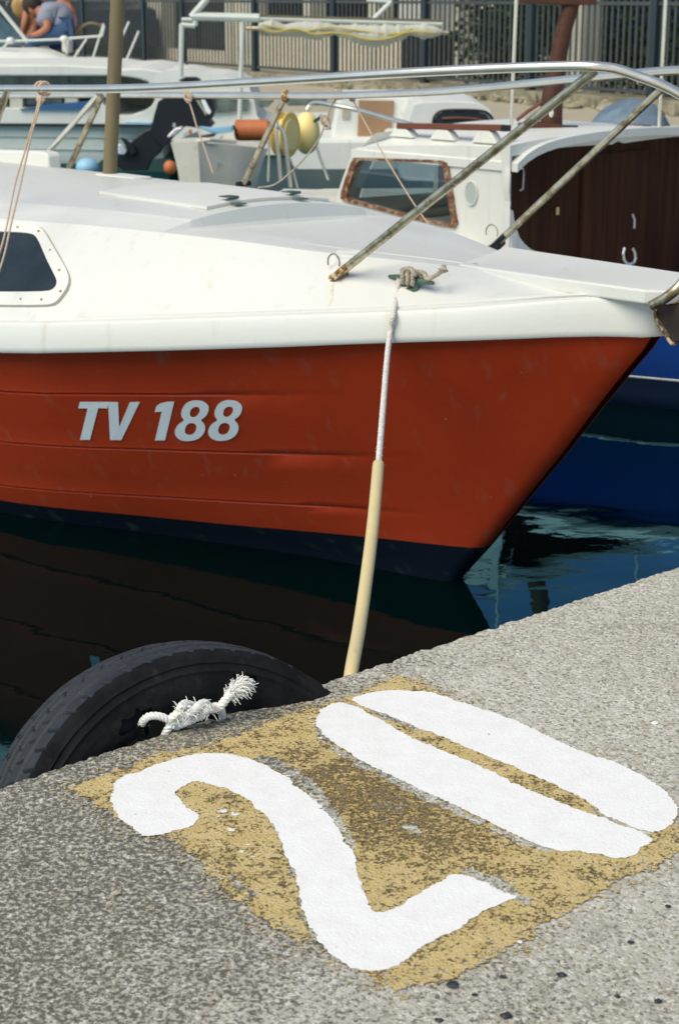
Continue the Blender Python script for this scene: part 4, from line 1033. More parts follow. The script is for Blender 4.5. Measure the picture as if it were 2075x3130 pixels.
# front with screen opening
fo = [W2(a_f-.02, b, z) for b, z in ((.0, .06), (0, .25), (.02, zr-.05), (.1, zr+.01), (CW/2, zr+.03), (CW-.1, zr+.01), (CW-.02, zr-.05), (CW, .25), (CW, .06), (CW/2, .06))]
lean = .16
def lf(p):
    t = (zr-p.z)/(zr-.05); return p+A*lean*max(0, t)
fi = [W2(a_f-.02, b, z) for b, z in ((.10, .20), (.10, .28), (.13, zr-.10), (.18, zr-.06), (CW/2, zr-.04), (CW-.18, zr-.06), (CW-.13, zr-.10), (CW-.10, .28), (CW-.10, .20), (CW/2, .18))]
fm = MB(); fm.ring([lf(p) for p in fo], [lf(p) for p in fi]); 
for bb in (.60,): fm.box(lf(W2(a_f-.02, bb, (zr+.18)/2)), (.03, .05, zr-.2), A, Bd)
fm.build('cabin_front', M['whiteboat'], cb)
MB().sheet([lf(p)-A*.01 for p in fi]).build('windscreen', M['glass'], cb)
# aft bulkhead: white shell round recessed brown boards
cbx = CW/2
inn = [(1552,585),(1556,530),(1562,478),(1600,470),(1647,460),(1700,452),(1757,447),(1820,443),(1867,441)]
I = [bulk(x, y) for x, y in inn]
def bz(P): return (P-P0).dot(Bd), P.z
iz = [bz(p) for p in I]; low = [bz(bulk(x, y)) for x, y in ((1552,585),(1560,640),(1572,685),(1584,724),(1600,745),(1617,760),(1640,771),(1668,780),(1727,789),(1765,797),(1790,830),(1800,905))]
bc = CW/2; iz = iz+[(bc, iz[-1][1]+.012)]
innL = low[::-1]+iz[1:]                        # bottom .. left edge .. top centre
full_in = innL+[(2*bc-b, z) for b, z in iz[-2:0:-1]]+[(2*bc-low[0][0], z) for b, z in low]
zlow = low[-1][1]
outL = []
for (b, z) in full_in:
    s_ = -1 if b < bc else 1
    t = (b-bc)/(bc-iz[2][0]) if iz[2][0] != bc else 0
    if z > iz[2][1]-.02: outL.append((bc+t*(bc+.02)*1.0, max(z+.045, zr-.02+.040*(1-min(1, t*t)))))
    elif z > low[3][1]: outL.append((bc+s_*(bc+.01), z))
    else: outL.append((bc+s_*(bc+.01), min(z-.02, .10)) if abs(b-bc) > bc*.8 else (b+s_*.04, min(z-.05, .05)))
O_ = [W2(-.004, b, z) for b, z in outL]; I_ = [W2(-.004, b, z) for b, z in full_in]
sh = MB(); sh.ring(O_, I_); sh.ring(I_, [p+A*.03 for p in I_]); sh.ring(O_, [p+A*.05 for p in O_]); sh.build('aft_frame', M['whiteboat'], cb, smooth=True, angle=30)
bk = MB().sheet([W2(.012, b, z) for b, z in full_in]).build('brown_bulkhead', M['darkwood'], cb)
def bp(x, y, off=-.012): return bulk(x, y, off)
dm = MB(); dm.slab([W2(.011, bc+x_, z) for x_, z in ((-.24, zlow+.0), (.24, zlow+.0), (.24, iz[-1][1]-.05), (-.24, iz[-1][1]-.05))], -A*.012); door = dm.build('door', M['darkwood'], cb)
MB().tube([bp(x, y, -.005) for x, y in ((1908,757),(1903,775),(1906,795),(1914,806),(1925,808),(1936,803),(1941,788),(1938,770),(1933,760))], .0065, 8).build('horseshoe', M['chrome'], door)
MB().tube([bp(x, y, -.004) for x, y in ((1932,655),(1938,672),(1937,698))], .005, 8).build('latch', M['chrome'], door)
mb = MB(); mb.tube([bp(x, y, .0) for x, y in ((1572,508),(1580,514),(1598,516),(1600,530),(1598,560),(1597,578),(1588,582))], .0035, 8); mb.build('hook', M['chrome'], cb)
MB().box(bp(1703, 645, 0), (.003, .020, .032), A, Bd).build('brass_plate', M['brass'], cb)
# vent
vc = sidep(1441, 591, 0); ey = V3((0, 0, 1)); vm = MB()
vm.tube([vc-Bd*.004+A*cos(t)*.034+ey*sin(t)*.050 for t in [2*pi*k/24 for k in range(25)]], .004, 6)
vm.sheet([vc-Bd*.002+A*cos(t)*.032+ey*sin(t)*.048 for t in [2*pi*k/24 for k in range(24)]])
for k in range(-4, 5): vm.box(vc-Bd*.005+ey*k*.0095, (.06*sqrt(1-(k/5.2)**2), .003, .0035), A, Bd)
vm.build('round_vent', M['whitemetal'], cb, smooth=True)
# hand rails on the roof
def hrail(b, px0, px1, ylab, nsup):
    p0 = onplane(px0, ylab, P0+Bd*b, Bd); p1 = onplane(px1, ylab+6, P0+Bd*b, Bd)
    h = MB().slab([p0+V3((0, 0, -.012)), p1+V3((0, 0, -.012)), p1+V3((0, 0, .014)), p0+V3((0, 0, .014))], Bd*.035).build('hand_rail', M['woodrail'], cb, bevel=.004)
    MB().box(p1+Bd*.018-A*.012, (.03, .034, .026), A, Bd).build('black_end_cap', M['black'], h)
    for k in range(nsup):
        c = p0.lerp(p1, (k+.12)/(nsup-.5)); zb = zr+.02
        hh = c.z-.012-zb
        MB().slab([c+A*x_+V3((0, 0, -.012-zz)) for x_, zz in ((-.075, hh+.02), (.075, hh+.02), (.04, hh*.3), (.028, 0), (-.028, 0), (-.04, hh*.3))], Bd*.05).build('rail_foot', M['whiteboat'], cb, bevel=.006)
hrail(.10, 1210, 1530, 386, 3)
hrail(1.02, 1765, 1962, 386, 2)
# curved brown post with cross bar
PY = W2(-.05, .62, 0).y+.25
def py_(x, y, Y=PY): return atY(x, y, Y)
pp = MB(); rng = random.Random(2)
rows = []
for (y, xl, xr) in ((-40,1735,1800),(0,1724,1776),(17,1718,1770),(60,1704,1757),(108,1693,1744),(150,1683,1736),(194,1674,1729),(240,1665,1724),(275,1658,1721),(310,1652,1719),(350,1650,1718),(402,1652,1718)):
    l, r = py_(xl, y), py_(xr, y); d = (r-l).length*.42; X = (r-l)/2; c = (l+r)/2
    rows.append([c+X*cos(t)*(1 if abs(cos(t)) < .9 else 1)+V3((0, 1, 0))*sin(t)*d for t in [2*pi*k/14 for k in range(14)]])
pp.rows(rows, 0, True); post_o = pp.build('curved_post', M['postwood'], cb, smooth=True)
MB().slab([py_(x, y, PY-.04) for x, y in ((1585,-12),(1825,-8),(1822,14),(1760,16),(1590,10))], V3((0, .09, 0))).build('cross_bar', M['postwood'], post_o, bevel=.006)
MB().slab([py_(x, y, PY-.06) for x, y in ((1590,381),(1650,376),(1700,380),(1718,381),(1718,408),(1590,408))], V3((0, .14, 0))).build('wood_block', M['postwood'], post_o, bevel=.006)
MB().tube([py_(1578, 368), py_(1612, 340), py_(1656, 312)], .008, 8).build('wood_brace', M['woodrail'], post_o)
e_ = py_(1684, 346, PY-.045); MB().ball(e_, (.011, .006, .020), 12, 8).build('white_eye', M['whiteboat'], post_o, smooth=True)
MB().tube([py_(1716, 394, PY-.03), py_(1764, 395, PY-.03)], .017, 14).build('black_roller', M['black'], post_o, smooth=True)
for (x0, x1, yb, dY) in ((1577,1561,388,.05),(2033,2011,414,.35)):
    MB().tube([py_(x1, yb, PY+dY-.25), py_(x0, 0, PY+dY-.25), py_(x0*2-x1, -388, PY+dY-.25)], .0085, 10).build('canopy_pole', M['steel'], cb, smooth=True)
# steel bow rails of this boat
def d2(x, y, Y): return atY(x, y, Y)
def rail2(name, pts, r=.012): return MB().tube(spline([d2(*p) for p in pts], 6), r, 10).build(name, M['steel'], cb, smooth=True)
rail2('bow_rail', [(1300,392,8.3),(1200,366,8.5),(1100,338,8.7),(1020,322,8.8),(975,314,8.9),(952,318,8.95),(938,336,8.95)])
for pts in ([(848,372,9.0),(846,420,9.0),(852,480,9.0),(857,552,9.0)], [(848,385,8.9),(862,398,8.9),(872,430,8.9),(880,500,8.9),(888,572,8.9)]): rail2('rail_leg', pts, .010)
rail2('rail_leg', [(968,448,9.0),(985,500,9.0),(1004,550,9.0)], .007)
rail2('rail_leg', [(822,420,9.2),(822,480,9.2),(819,555,9.2)], .006)
rail2('rail_leg', [(895,520,9.0),(903,550,9.0),(910,575,9.0)], .006)
MB().slab([W2(a, b, .06) for a, b in ((1.0, -.1), (1.6, .08), (2.0, .55), (2.0, .85), (1.6, 1.3), (1.0, 1.45))], V3((0, 0, .05))).build('foredeck', M['creamdeck'], cb, bevel=.02)

# ================================================================== BOATS FARTHER OFF
def px_slab(mb, pts, Y, d, mi=0): return mb.slab([atY(x, y, Y) for x, y in pts], V3((0, d, 0)), mi)
def part(name, mat, root, pts, Y, d, bevel=0, smooth=False): 
    return px_slab(MB(), pts, Y, d).build(name, M[mat], root, bevel=bevel)

# --- grey hulled hardtop cruiser at the left
Y3 = 16.4
g = empty('hardtop_cruiser', atY(200, 500, Y3+.8), 'grey green lapped hull cruiser with white hardtop and blue strip, moored beyond the mast', 'boat')
g.location.z = WATER_Z
hm = MB(); hrows = []
prof = [(384, 0), (402, .0), (421, .0), (423, .012), (445, .006), (458, .0), (460, .014), (478, .01), (500, .02), (540, .06)]
for (y, dd) in prof:
    hrows.append([atY(x, y+ (x-250)*.012, Y3+dd+.00035*max(0, x-350)**1.25) for x in (-900,-600,-300,0,150,300,400,450,480,500)])
hm.rows(hrows); hm.rows([[p for p in [r[-1] for r in hrows]], [r[-1]+V3((.0, 1.9, 0)) for r in hrows]])
hm.build('hull', M['greyhull'], g, smooth=True, angle=25)
part('dark_hull_bottom', 'greenline', g, ((-900,486),(520,489),(512,560),(-900,560)), Y3+.02, 1.6)
part('rub_rail', 'black', g, ((-900,373),(505,381),(505,388),(-900,380)), Y3-.05, .07)
part('coaming', 'whiteboat', g, ((-900,330),(0,330),(230,333),(262,327),(285,312),(296,300),(330,330),(352,354),(400,353),(440,340),(462,325),(480,300),(512,300),(512,381),(-900,373)), Y3, 2.0, .03)
part('blue_strip', 'bluetarp', g, ((60,334),(150,318),(230,313),(290,308),(286,316),(262,330),(230,336)), Y3-.03, .03)
part('light_blue_strip', 'lightblue', g, ((384,372),(462,374),(462,388),(384,385)), Y3-.03, .03)
part('hardtop', 'whiteboat', g, ((-900,196),(200,198),(320,204),(365,211),(430,208),(480,215),(512,222),(512,262),(500,300),(470,300),(468,268),(452,250),(420,240),(365,232),(200,232),(-900,232)), Y3-.05, 2.1, .03)
part('smoky_panel', 'tealglass', g, ((-900,234),(210,234),(210,262),(-900,262)), Y3+.1, .02)
part('smoky_panel', 'tealglass', g, ((218,234),(330,234),(330,262),(218,262)), Y3+.1, .02)
part('shade_panel', 'blueglass', g, ((-900,290),(296,290),(285,318),(-900,335)), Y3+1.4, .03)
part('cabin_opening_panel', 'wall', g, ((362,236),(470,240),(470,352),(362,352)), Y3+1.6, .03)
for x in (48, 216): part('window_pillar', 'creamdeck', g, ((x-18,262),(x+20,262),(x+22,333),(x-16,333)), Y3+.12, .1)
part('side_window', 'tealglass', g, ((80,290),(190,290),(190,314),(80,320)), Y3+.2, .02)

# --- white boat behind it with low windscreen and guard rail
Y4 = 18.0
k = empty('white_bow_boat', atY(100, 300, Y4+1), 'white motor boat with low rounded foredeck, blue windscreen and thin guard rail, far left', 'boat'); k.location.z = WATER_Z
mb = MB(); 
def mound(x): return interp(x, [-900,-200,0,95,130,160,200,255,320,420], [138,140,143,146,138,150,165,178,196,205])
rows = []
for i in range(30):
    x = -900+1330*i/29; yt = mound(x)
    rows.append([atY(x, yt+4, Y4+1.6), atY(x, yt, Y4+1.1), atY(x, yt+3, Y4+.6), atY(x, yt+12+.02*(yt), Y4+.25), atY(x, max(yt+26, 190), Y4+.05), atY(x, 215, Y4-.02), atY(x, 330, Y4+.1)])
mb.rows(rows); mb.build('hull_and_foredeck', M['whiteboat'], k, smooth=True)
part('windscreen', 'blueglass', k, ((-300,20),(-60,24),(0,48),(60,105),(78,140),(-300,142)), Y4+.9, .02)
MB().tube([atY(-30, -2, Y4+.85), atY(0, 22, Y4+.85), atY(100, 146, Y4+.85)], .021, 8).build('screen_frame', M['whitemetal'], k)
MB().tube([atY(-200, 122, Y4+.3), atY(30, 126, Y4+.3), atY(190, 120, Y4+.3), atY(200, 118, Y4+.3), atY(312, 110, Y4+.3)], .012, 8).build('guard_rail', M['whitemetal'], k)
for (x0, y0, x1, y1) in ((318,72,278,200),(266,118,215,196),(320,78,312,112),(395,66,362,140),(425,95,382,196),(8,150,30,126),(200,120,206,165)):
    MB().tube([atY(x0, y0, Y4+.3), atY(x1, y1, Y4+.3)], .011, 8).build('rail_post', M['whitemetal'], k)
MB().tube(spline([atY(x, y, Y4+1.3) for x, y in ((238,118),(246,92),(262,76),(285,72),(312,80))], 5), .018, 8).build('bent_hoop', M['mast'], k)
for (x, y) in ((33, 124), (197, 119)): MB().ball(atY(x, y, Y4+.28), (.045, .04, .035), 10, 8).build('rail_socket', M['whiteboat'], k, smooth=True)
part('white_locker', 'creamdeck', k, ((190,122),(212,122),(212,165),(190,160)), Y4+.5, .3, .02)

# --- small white boat at the middle (long white side, green strip)
Y5 = 13.6
r5 = empty('white_work_boat', atY(850, 560, Y5+.7), 'white boat with green strip and grey side, carrying an awning frame, behind the yellow float', 'boat'); r5.location.z = WATER_Z
hm = MB(); hrows = []
for (y, dd) in ((430,.02),(474,0),(476,.02),(500,.04),(540,.08),(600,.2)):
    hrows.append([atY(x, y+(x-900)*.004, Y5+dd+.0006*max(0, 760-x)) for x in (660,720,800,900,1000,1120,1250,1400)])
hm.rows(hrows[:2], 0); hm.rows(hrows[1:], 1); hm.rows([[r[0] for r in hrows], [r[0]+V3((.1, 1.8, 0)) for r in hrows]], 1); hm.rows([[r[-1] for r in hrows], [r[-1]+V3((0, 1.8, 0)) for r in hrows]], 1)
hm.build('hull', [M['whiteboat'], M['greyhull']], r5, smooth=True, angle=25)
part('green_strip', 'greenline', r5, ((700,474),(1400,476),(1400,483),(700,481)), Y5-.03, .04)
part('deck', 'creamdeck', r5, ((670,430),(1400,432),(1400,440),(670,438)), Y5+.0, 1.7, .01)
part('cabin_top', 'whiteboat', r5, ((470,232),(500,218),(560,214),(620,226),(680,230),(720,240),(760,262),(775,300),(785,352),(800,372),(1000,372),(1010,430),(505,430),(500,385),(478,340)), Y5+1.0, 1.2, .04)
part('cabin_window', 'tealglass', r5, ((645,300),(762,304),(758,340),(640,346)), Y5+.97, .02)
part('cabin_window', 'tealglass', r5, ((782,306),(840,306),(820,328),(792,328)), Y5+.97, .02)
part('cabin_window', 'tealglass', r5, ((872,300),(1000,300),(996,322),(880,324)), Y5+.97, .02)
fr = [((553,235),(556,73),.020),((553,76),(596,79),.020),((556,60),(600,60),.016),((588,50),(793,55),.032),((585,52),(634,-4),.026),((742,60),(729,470),.018),((793,56),(1352,73),.020),((1140,60),(1196,4),.018),((1120,1),(1196,5),.012),((598,62),(596,79),.02)]
for (a, b, r_) in fr:
    MB().tube([atY(*a, Y5+.35), atY(*b, Y5+.35)], r_, 8).build('awning_pipe', M['whitemetal'], r5, smooth=True)
part('wooden_batten', 'mast', r5, ((793,45),(1352,60),(1352,66),(793,51)), Y5+.33, .05)
MB().tube([atY(752, 86, Y5+.3), atY(1000, 90, Y5+.3), atY(1370, 100, Y5+.3)], .016, 8).build('roller_tube', M['rusty_steel'], r5)
sl = MB(); path = [(790,82),(830,84),(870,92),(920,90),(970,94),(1015,90),(1030,92),(1080,100),(1130,110),(1180,107),(1230,98),(1255,92),(1300,96),(1350,98)]
rad = [.02,.05,.036,.05,.06,.035,.03,.055,.07,.066,.045,.03,.05,.015]
sp1 = spline([atY(x, y, Y5+.28) for x, y in path], 5); rr = []
for i in range(len(sp1)): rr.append(interp(i/5, list(range(len(rad))), rad)*(1+.25*noise.noise(V3((i*.7, 0, 0)))))
sl.tube(sp1, rr, 12, flat=1.2); sail = sl.build('rolled_sail', M['sail'], r5, smooth=True)
MB().tube(spline([atY(x, y, Y5+.2) for x, y in ((800,88),(840,98),(900,88),(960,104),(1015,100),(1060,104),(1130,121),(1190,116),(1250,98),(1330,100))], 5), .009, 6).build('yellow_edge', M['sailedge'], sail)
MB().tube(spline([atY(x, y, Y5+.22) for x, y in ((800,76),(850,84),(920,96),(1010,84),(1100,94),(1200,104),(1260,88))], 5), .007, 6).build('yellow_edge', M['sailedge'], sail)

# --- cream dinghy with raked stem, in front of the outboard
Y6 = 11.6
dn = empty('cream_dinghy', atY(650, 560, Y6+.5), 'stained cream dinghy with slanted end, below the black outboard', 'dinghy'); dn.location.z = WATER_Z
mb = MB(); rows = []
for (t, y0) in ((0, 436), (.25, 462), (.5, 490), (.75, 525), (1, 575), (1.5, 650)):
    rows.append([atY(522+30*t, y0, Y6), atY(570+20*t, y0-2, Y6-.04), atY(605+8*t, y0+ (0 if t else -3), Y6-.05), atY(640, y0+2, Y6), atY(700, y0+6, Y6+.05), atY(760-10*t, y0+12, Y6+.12), atY(820-40*t, y0+18, Y6+.2)])
mb.rows(rows); mb.rows([rows[0], [p+V3((.02, .35, .0)) for p in rows[0]]]); mb.rows([[r[0] for r in rows], [r[0]+V3((.1, 1.0, 0)) for r in rows]])
mb.build('hull', M['creamhull'], dn, smooth=True, angle=35)
MB().tube([atY(600, 433, Y6-.03), atY(640, 427, Y6-.02), atY(720, 432, Y6+.15)], .014, 8).build('rim', M['creamdeck'], dn)

# --- large black outboard
Yo = 13.0
ob_ = empty('outboard_motor', atY(520, 380, Yo), 'large black outboard motor tilted up behind the grey hulled cruiser', 'outboard motor')
def blob(pts, Y, d, name, mat, root, bev=.03): return part(name, mat, root, pts, Y, d, bev)
blob(((484,310),(500,300),(560,296),(600,290),(636,292),(652,310),(657,340),(650,358),(640,372),(650,385),(636,396),(610,392),(570,386),(540,402),(520,430),(500,452),(470,420),(462,392),(472,350)), Yo, .30, 'cowling', 'black', ob_, .04)
blob(((544,246),(560,238),(596,238),(612,248),(600,252),(556,250)), Yo+.02, .2, 'top_cover', 'black', ob_)
blob(((462,392),(500,448),(488,470),(462,492),(450,522),(380,522),(345,500),(360,470),(390,446),(410,425),(440,402)), Yo+.04, .16, 'leg', 'black', ob_)
blob(((368,420),(382,424),(412,448),(420,470),(400,478),(386,450)), Yo+.0, .05, 'anti_ventilation_plate', 'black', ob_, .01)
blob(((362,440),(378,446),(390,462),(382,474),(362,472)), Yo-.02, .05, 'propeller', 'chrome', ob_, .01)
blob(((566,425),(600,424),(606,450),(612,476),(616,492),(604,490),(598,482),(590,480),(572,450)), Yo-.3, .08, 'bracket', 'black', ob_, .01)
blob(((614,306),(626,304),(646,342),(640,350),(630,342)), Yo-.012, .02, 'grey_stripe', 'letter', ob_, 0)
blob(((600,306),(608,306),(632,346),(630,354)), Yo-.012, .02, 'grey_stripe', 'sealant', ob_, 0)
blob(((534,392),(560,386),(556,398),(540,412),(516,424),(510,418)), Yo-.05, .1, 'steel_arm', 'chrome', ob_, .01)
blob(((604,388),(650,392),(712,386),(712,404),(660,410),(640,404)), Yo-.1, .1, 'light_blue_bar', 'lightblue', ob_, .01)
blob(((566,302),(580,300),(584,312),(572,316)), Yo-.03, .03, 'silver_badge', 'chrome', ob_, 0)
blob(((528,378),(536,376),(538,388),(530,390)), Yo-.12, .03, 'bolt', 'chrome', ob_, 0)
blob(((560,408),(572,404),(576,414),(564,418)), Yo-.12, .03, 'bolt', 'chrome', ob_, 0)
blob(((576,398),(586,396),(588,410),(578,412)), Yo-.12, .03, 'orange_tab', 'orange', ob_, 0)
blob(((595,420),(660,408),(656,418),(640,420),(630,432),(600,434)), Yo-.2, .1, 'lower_bracket', 'black', ob_, .01)

# --- floats, buoys, fender
def ballobj(name, c, r, mat, lab, cat, **k):
    o = MB().ball(c, r, 24, 16, **k).build(name, M[mat], None, smooth=True); tag(o, lab, cat); return o
ballobj('buoy', atY(268, 512, 12.3), (.080, .08, .066), 'lightblue', 'light blue round buoy on the water behind the mast foot', 'buoy')
ballobj('orange_buoy', atY(520, 512, 12.3), (.045, .05, .05), 'orange', 'small orange buoy below the black outboard', 'buoy')
yf = empty('yellow_float', atY(937, 407, 10.0), 'pale yellow ball float hanging on the steel bow rail', 'float')
MB().ball(atY(937, 407, 10.0), (.076, .08, .118), 24, 16).build('ball', M['yellowf'], yf, smooth=True)
MB().tube([atY(985, 352, 9.9), atY(975, 362, 9.9), atY(962, 370, 9.95)], .009, 8).build('strap', M['black'], yf)
rl = empty('yellow_reel', atY(865, 410, 9.8), 'yellow flanged rope reel beside the ball float', 'reel')
c = atY(868, 410, 9.8); xa = V3((.9, -.43, 0)).normalized(); ya = V3((.43, .9, 0)).normalized()
mb = MB()
for off in (-.03, .03):
    rows = []
    for (rr_, dd) in ((.0, 0), (.10, 0), (.118, .0), (.124, .006), (.118, .012), (0, .012)):
        rows.append([c+xa*(off+dd)+(ya*cos(t)+V3((0, 0, 1))*sin(t))*rr_*(1+.012*sin(t*34)) for t in [2*pi*q/72 for q in range(72)]])
    mb.rows(rows, 0, True)
mb.build('flange', M['yellowr'], rl, smooth=True, angle=40)
MB().tube([c-xa*.03, c+xa*.05], .085, 24).build('drum', M['yellowf'], rl, smooth=True)
fd = empty('orange_fender', atY(768, 398, 13.2), 'faded orange cylindrical fender hung on the side of the white boat', 'fender')
MB().tube(spline([atY(x, 398, 13.2) for x in (716, 724, 740, 790, 815, 828)], 5), [.035]*2+[.06]*2+[.078]*18+[.07, .05, .03, .02][:4], 20).build('body', M['orange'], fd, smooth=True)
MB().tube([atY(712, 385, 13.15), atY(720, 395, 13.12), atY(724, 420, 13.12)], .01, 6).build('black_rope', M['black'], fd)

# --- white cabin with plywood door
Y7 = 11.9
c7 = empty('plywood_door_boat', atY(1130, 450, Y7+.6), 'white boat cabin closed with a weathered plywood panel, behind the yellow float', 'boat'); c7.location.z = WATER_Z
part('cabin', 'whiteboat', c7, ((1035,300),(1280,300),(1275,330),(1262,372),(1240,392),(1215,430),(1010,432),(1022,360)), Y7, 1.1, .02)
part('hull', 'whiteboat', c7, ((860,424),(1260,420),(1300,440),(1290,520),(900,520)), Y7-.15, 1.5, .03)
part('plywood_panel', 'plywood', c7, ((1096,306),(1204,308),(1200,370),(1192,400),(1176,420),(1150,424),(1092,424)), Y7-.02, .04, .005)
part('small_window', 'sealant', c7, ((1046,330),(1069,330),(1069,364),(1046,364)), Y7-.01, .02)
part('lamp_bracket', 'black', c7, ((1228,350),(1244,332),(1250,345),(1240,356)), Y7-.04, .06)
# --- white cabin with dark oblong window
Y8 = 11.0
c8_ = empty('dark_window_boat', atY(1390, 400, Y8+.6), 'small white boat cabin with one rounded dark window, beyond the brown handrail', 'boat'); c8_.location.z = WATER_Z
part('cabin', 'whiteboat', c8_, ((1236,450),(1240,392),(1256,340),(1264,318),(1290,311),(1380,309),(1450,313),(1478,322),(1498,338),(1512,362),(1522,395),(1530,450)), Y8, 1.0, .05)
part('hull', 'whiteboat', c8_, ((1180,428),(1620,428),(1600,560),(1230,560)), Y8-.1, 1.4, .04)
part('window', 'darkglass', c8_, ((1326,384),(1328,366),(1338,350),(1356,342),(1400,340),(1460,342),(1484,350),(1500,368),(1508,386),(1500,392),(1330,392)), Y8-.012, .02, .004)
MB().tube(spline([atY(x, y, Y8-.015) for x, y in ((1322,390),(1325,362),(1336,346),(1356,338),(1400,336),(1462,338),(1490,346),(1506,366),(1512,390))], 4), .008, 8).build('window_seal', M['black'], c8_)
MB().tube(spline([atY(x, y, Y8-.02) for x, y in ((1350,362),(1400,360),(1450,363),(1490,372))], 4), .007, 6).build('bent_wood', M['woodrail'], c8_)

# --- blue grey tarpaulin heap on the far quay
def heap():
    Yh = 13.4; mb = MB(); rows = []
    tab = [(1798,392,392),(1812,372,398),(1830,346,400),(1860,328,405),(1890,312,410),(1915,300,412),(1945,300,414),(1975,310,416),(2000,322,418),(2020,345,420),(2035,380,422),(2052,420,424)]
    for (x, yt, yb) in tab:
        top = atY(x, yt, Yh); bot = atY(x, yb, Yh); h = top.z-bot.z; r = []
        for k in range(15):
            t = pi*k/14; w_ = .08+.32*min(1, h/.25)
            p = V3((top.x, Yh-cos(t)*w_, bot.z+h*sin(t)**.7))
            r.append(p+V3((noise.noise(p*9)*.03, 0, noise.noise(p*11+V3((3, 0, 0)))*.02)))
        rows.append(r)
    mb.rows(rows); mb.sheet(rows[0]); mb.sheet(rows[-1])
    o = mb.build('tarpaulin_heap', M['tarp'], None, smooth=True); tag(o, 'blue grey tarpaulin heaped over a small boat, right of the brown post', 'tarpaulin')
heap()

# ================================================================== FENCE, BUILDING, TREES BEHIND
def fence_at(x):     # where the sight column x meets the fence line
    d = ray(x, 250); d = V3((d.x, d.y, 0)); M_ = FD
    # CAMP + d t = FA + FD s
    det = d.x*(-FD.y)+FD.x*d.y; t = (FA.x*(-FD.y)+FD.x*FA.y)/det; P = d*t
    return (P-FA).dot(FD)
fn = empty('railing_fence', fp(5, 0, 0), 'tall dark steel fence of close set vertical bars along the far quay', 'fence')
ps = [fence_at(x) for x in (265, 448, 565, 782, 1022, 1298, 1620, 1994)]
step = ps[3]-ps[2]
allp = [ps[0]-step*k for k in (4, 3, 2, 1)]+ps+[ps[-1]+step*k for k in (1, 2)]
HF = 2.9
for s_ in allp: MB().box(fp(s_, 0, HF/2+.03), (.085, .085, HF), FD, FNR).build('post', M['fence'], fn)
for a, b in zip(allp[:-1], allp[1:]):
    mb = MB(); n = int((b-a)/.088)
    for i in range(1, n): mb.box(fp(a+(b-a)*i/n, 0, HF/2+.1), (.027, .014, HF-.1), FD, FNR)
    for z in (.17, 1.02, HF): mb.box(fp((a+b)/2, 0, z), (b-a-.09, .03, .035), FD, FNR)
    mb.build('bar_panel', M['bars'], fn)
kb = MB().box(fp(2, .1, .03), (60, .5, .16), FD, FNR).build('kerb', M['kerb']); kb['kind'] = 'structure'
rng = random.Random(9); kr = MB()
for i in range(90):
    p = fp(fence_at(1100)+i*.14, -.30+rng.uniform(-.10, .08), .02); kr.ball(p, (rng.uniform(.04, .12), .07, rng.uniform(.03, .08)), 7, 5, wob=.7)
tag(kr.build('rubble', M['kerb']), 'line of mossy rubble and loose stones at the foot of the far fence', 'rubble', kind='stuff')

bd = empty('waterfront_building', fp(0, 3.2, 0), 'beige building with pale pillars and dark openings behind the fence', 'building')
def wall_at(x, d):
    dd = ray(x, 200); dd = V3((dd.x, dd.y, 0)); A0 = FA+FNR*d
    det = dd.x*(-FD.y)+FD.x*dd.y; t = (A0.x*(-FD.y)+FD.x*A0.y)/det; return (dd*t-A0).dot(FD)
DB = 2.2
for (x0, x1) in ((-180, -140), (30, 58), (459, 498), (688, 712), (744, 770), (925, 948), (1125, 1150), (1238, 1256), (1352, 1402)):
    a, b = wall_at(x0, DB), wall_at(x1, DB); MB().box(fp((a+b)/2, DB+.15, 2.0), (b-a, .3, 4.0), FD, FNR).build('pillar', M['pillar'], bd)
def para(x0, x1, h, nm='parapet', mat='wall', d=DB+.1):
    a, b = wall_at(x0, DB), wall_at(x1, DB); MB().box(fp((a+b)/2, d, h/2), (b-a, .16, h), FD, FNR).build(nm, M[mat], bd)
para(-400, 30, .5); para(60, 262, .45); para(262, 458, 2.6); para(498, 688, .22); para(712, 744, 2.6); para(770, 925, .48); para(948, 1125, .50); para(1150, 1238, .52); para(1256, 1352, .54)
for (x0, x1, h) in ((498, 556, 3.2), (575, 688, 3.2)): para(x0, x1, h, 'dark_gate', 'dim', DB+.35)
a, b = wall_at(-900, DB+5), wall_at(1403, DB+5)
MB().box(fp((a+b)/2, DB+5, 2.5), (b-a, .2, 5), FD, FNR).build('inner_wall', M['dim'], bd)
MB().box(fp((a+b)/2, DB+2.6, 4.1), (b-a, 5.6, .35), FD, FNR).build('ceiling_slab', M['wall'], bd)
MB().box(fp((a+b)/2, DB+2.6, 6.2), (b-a, 5.6, 3.9), FD, FNR).build('upper_storey', M['wall'], bd)
for k in range(7):
    MB().box(fp(a+2+k*3.0, DB-.22, 6.4), (1.1, .05, 1.5), FD, FNR).build('window', M['dim'], bd)

# pillar of a gate right of the building
gp = wall_at(1762, .5)
o = MB().box(fp(gp, .6, 1.7), (.26, .26, 3.4), FD, FNR).build('gate_pillar', M['pillar']); tag(o, 'pale gate pillar just right of the brown curved post', 'pillar')

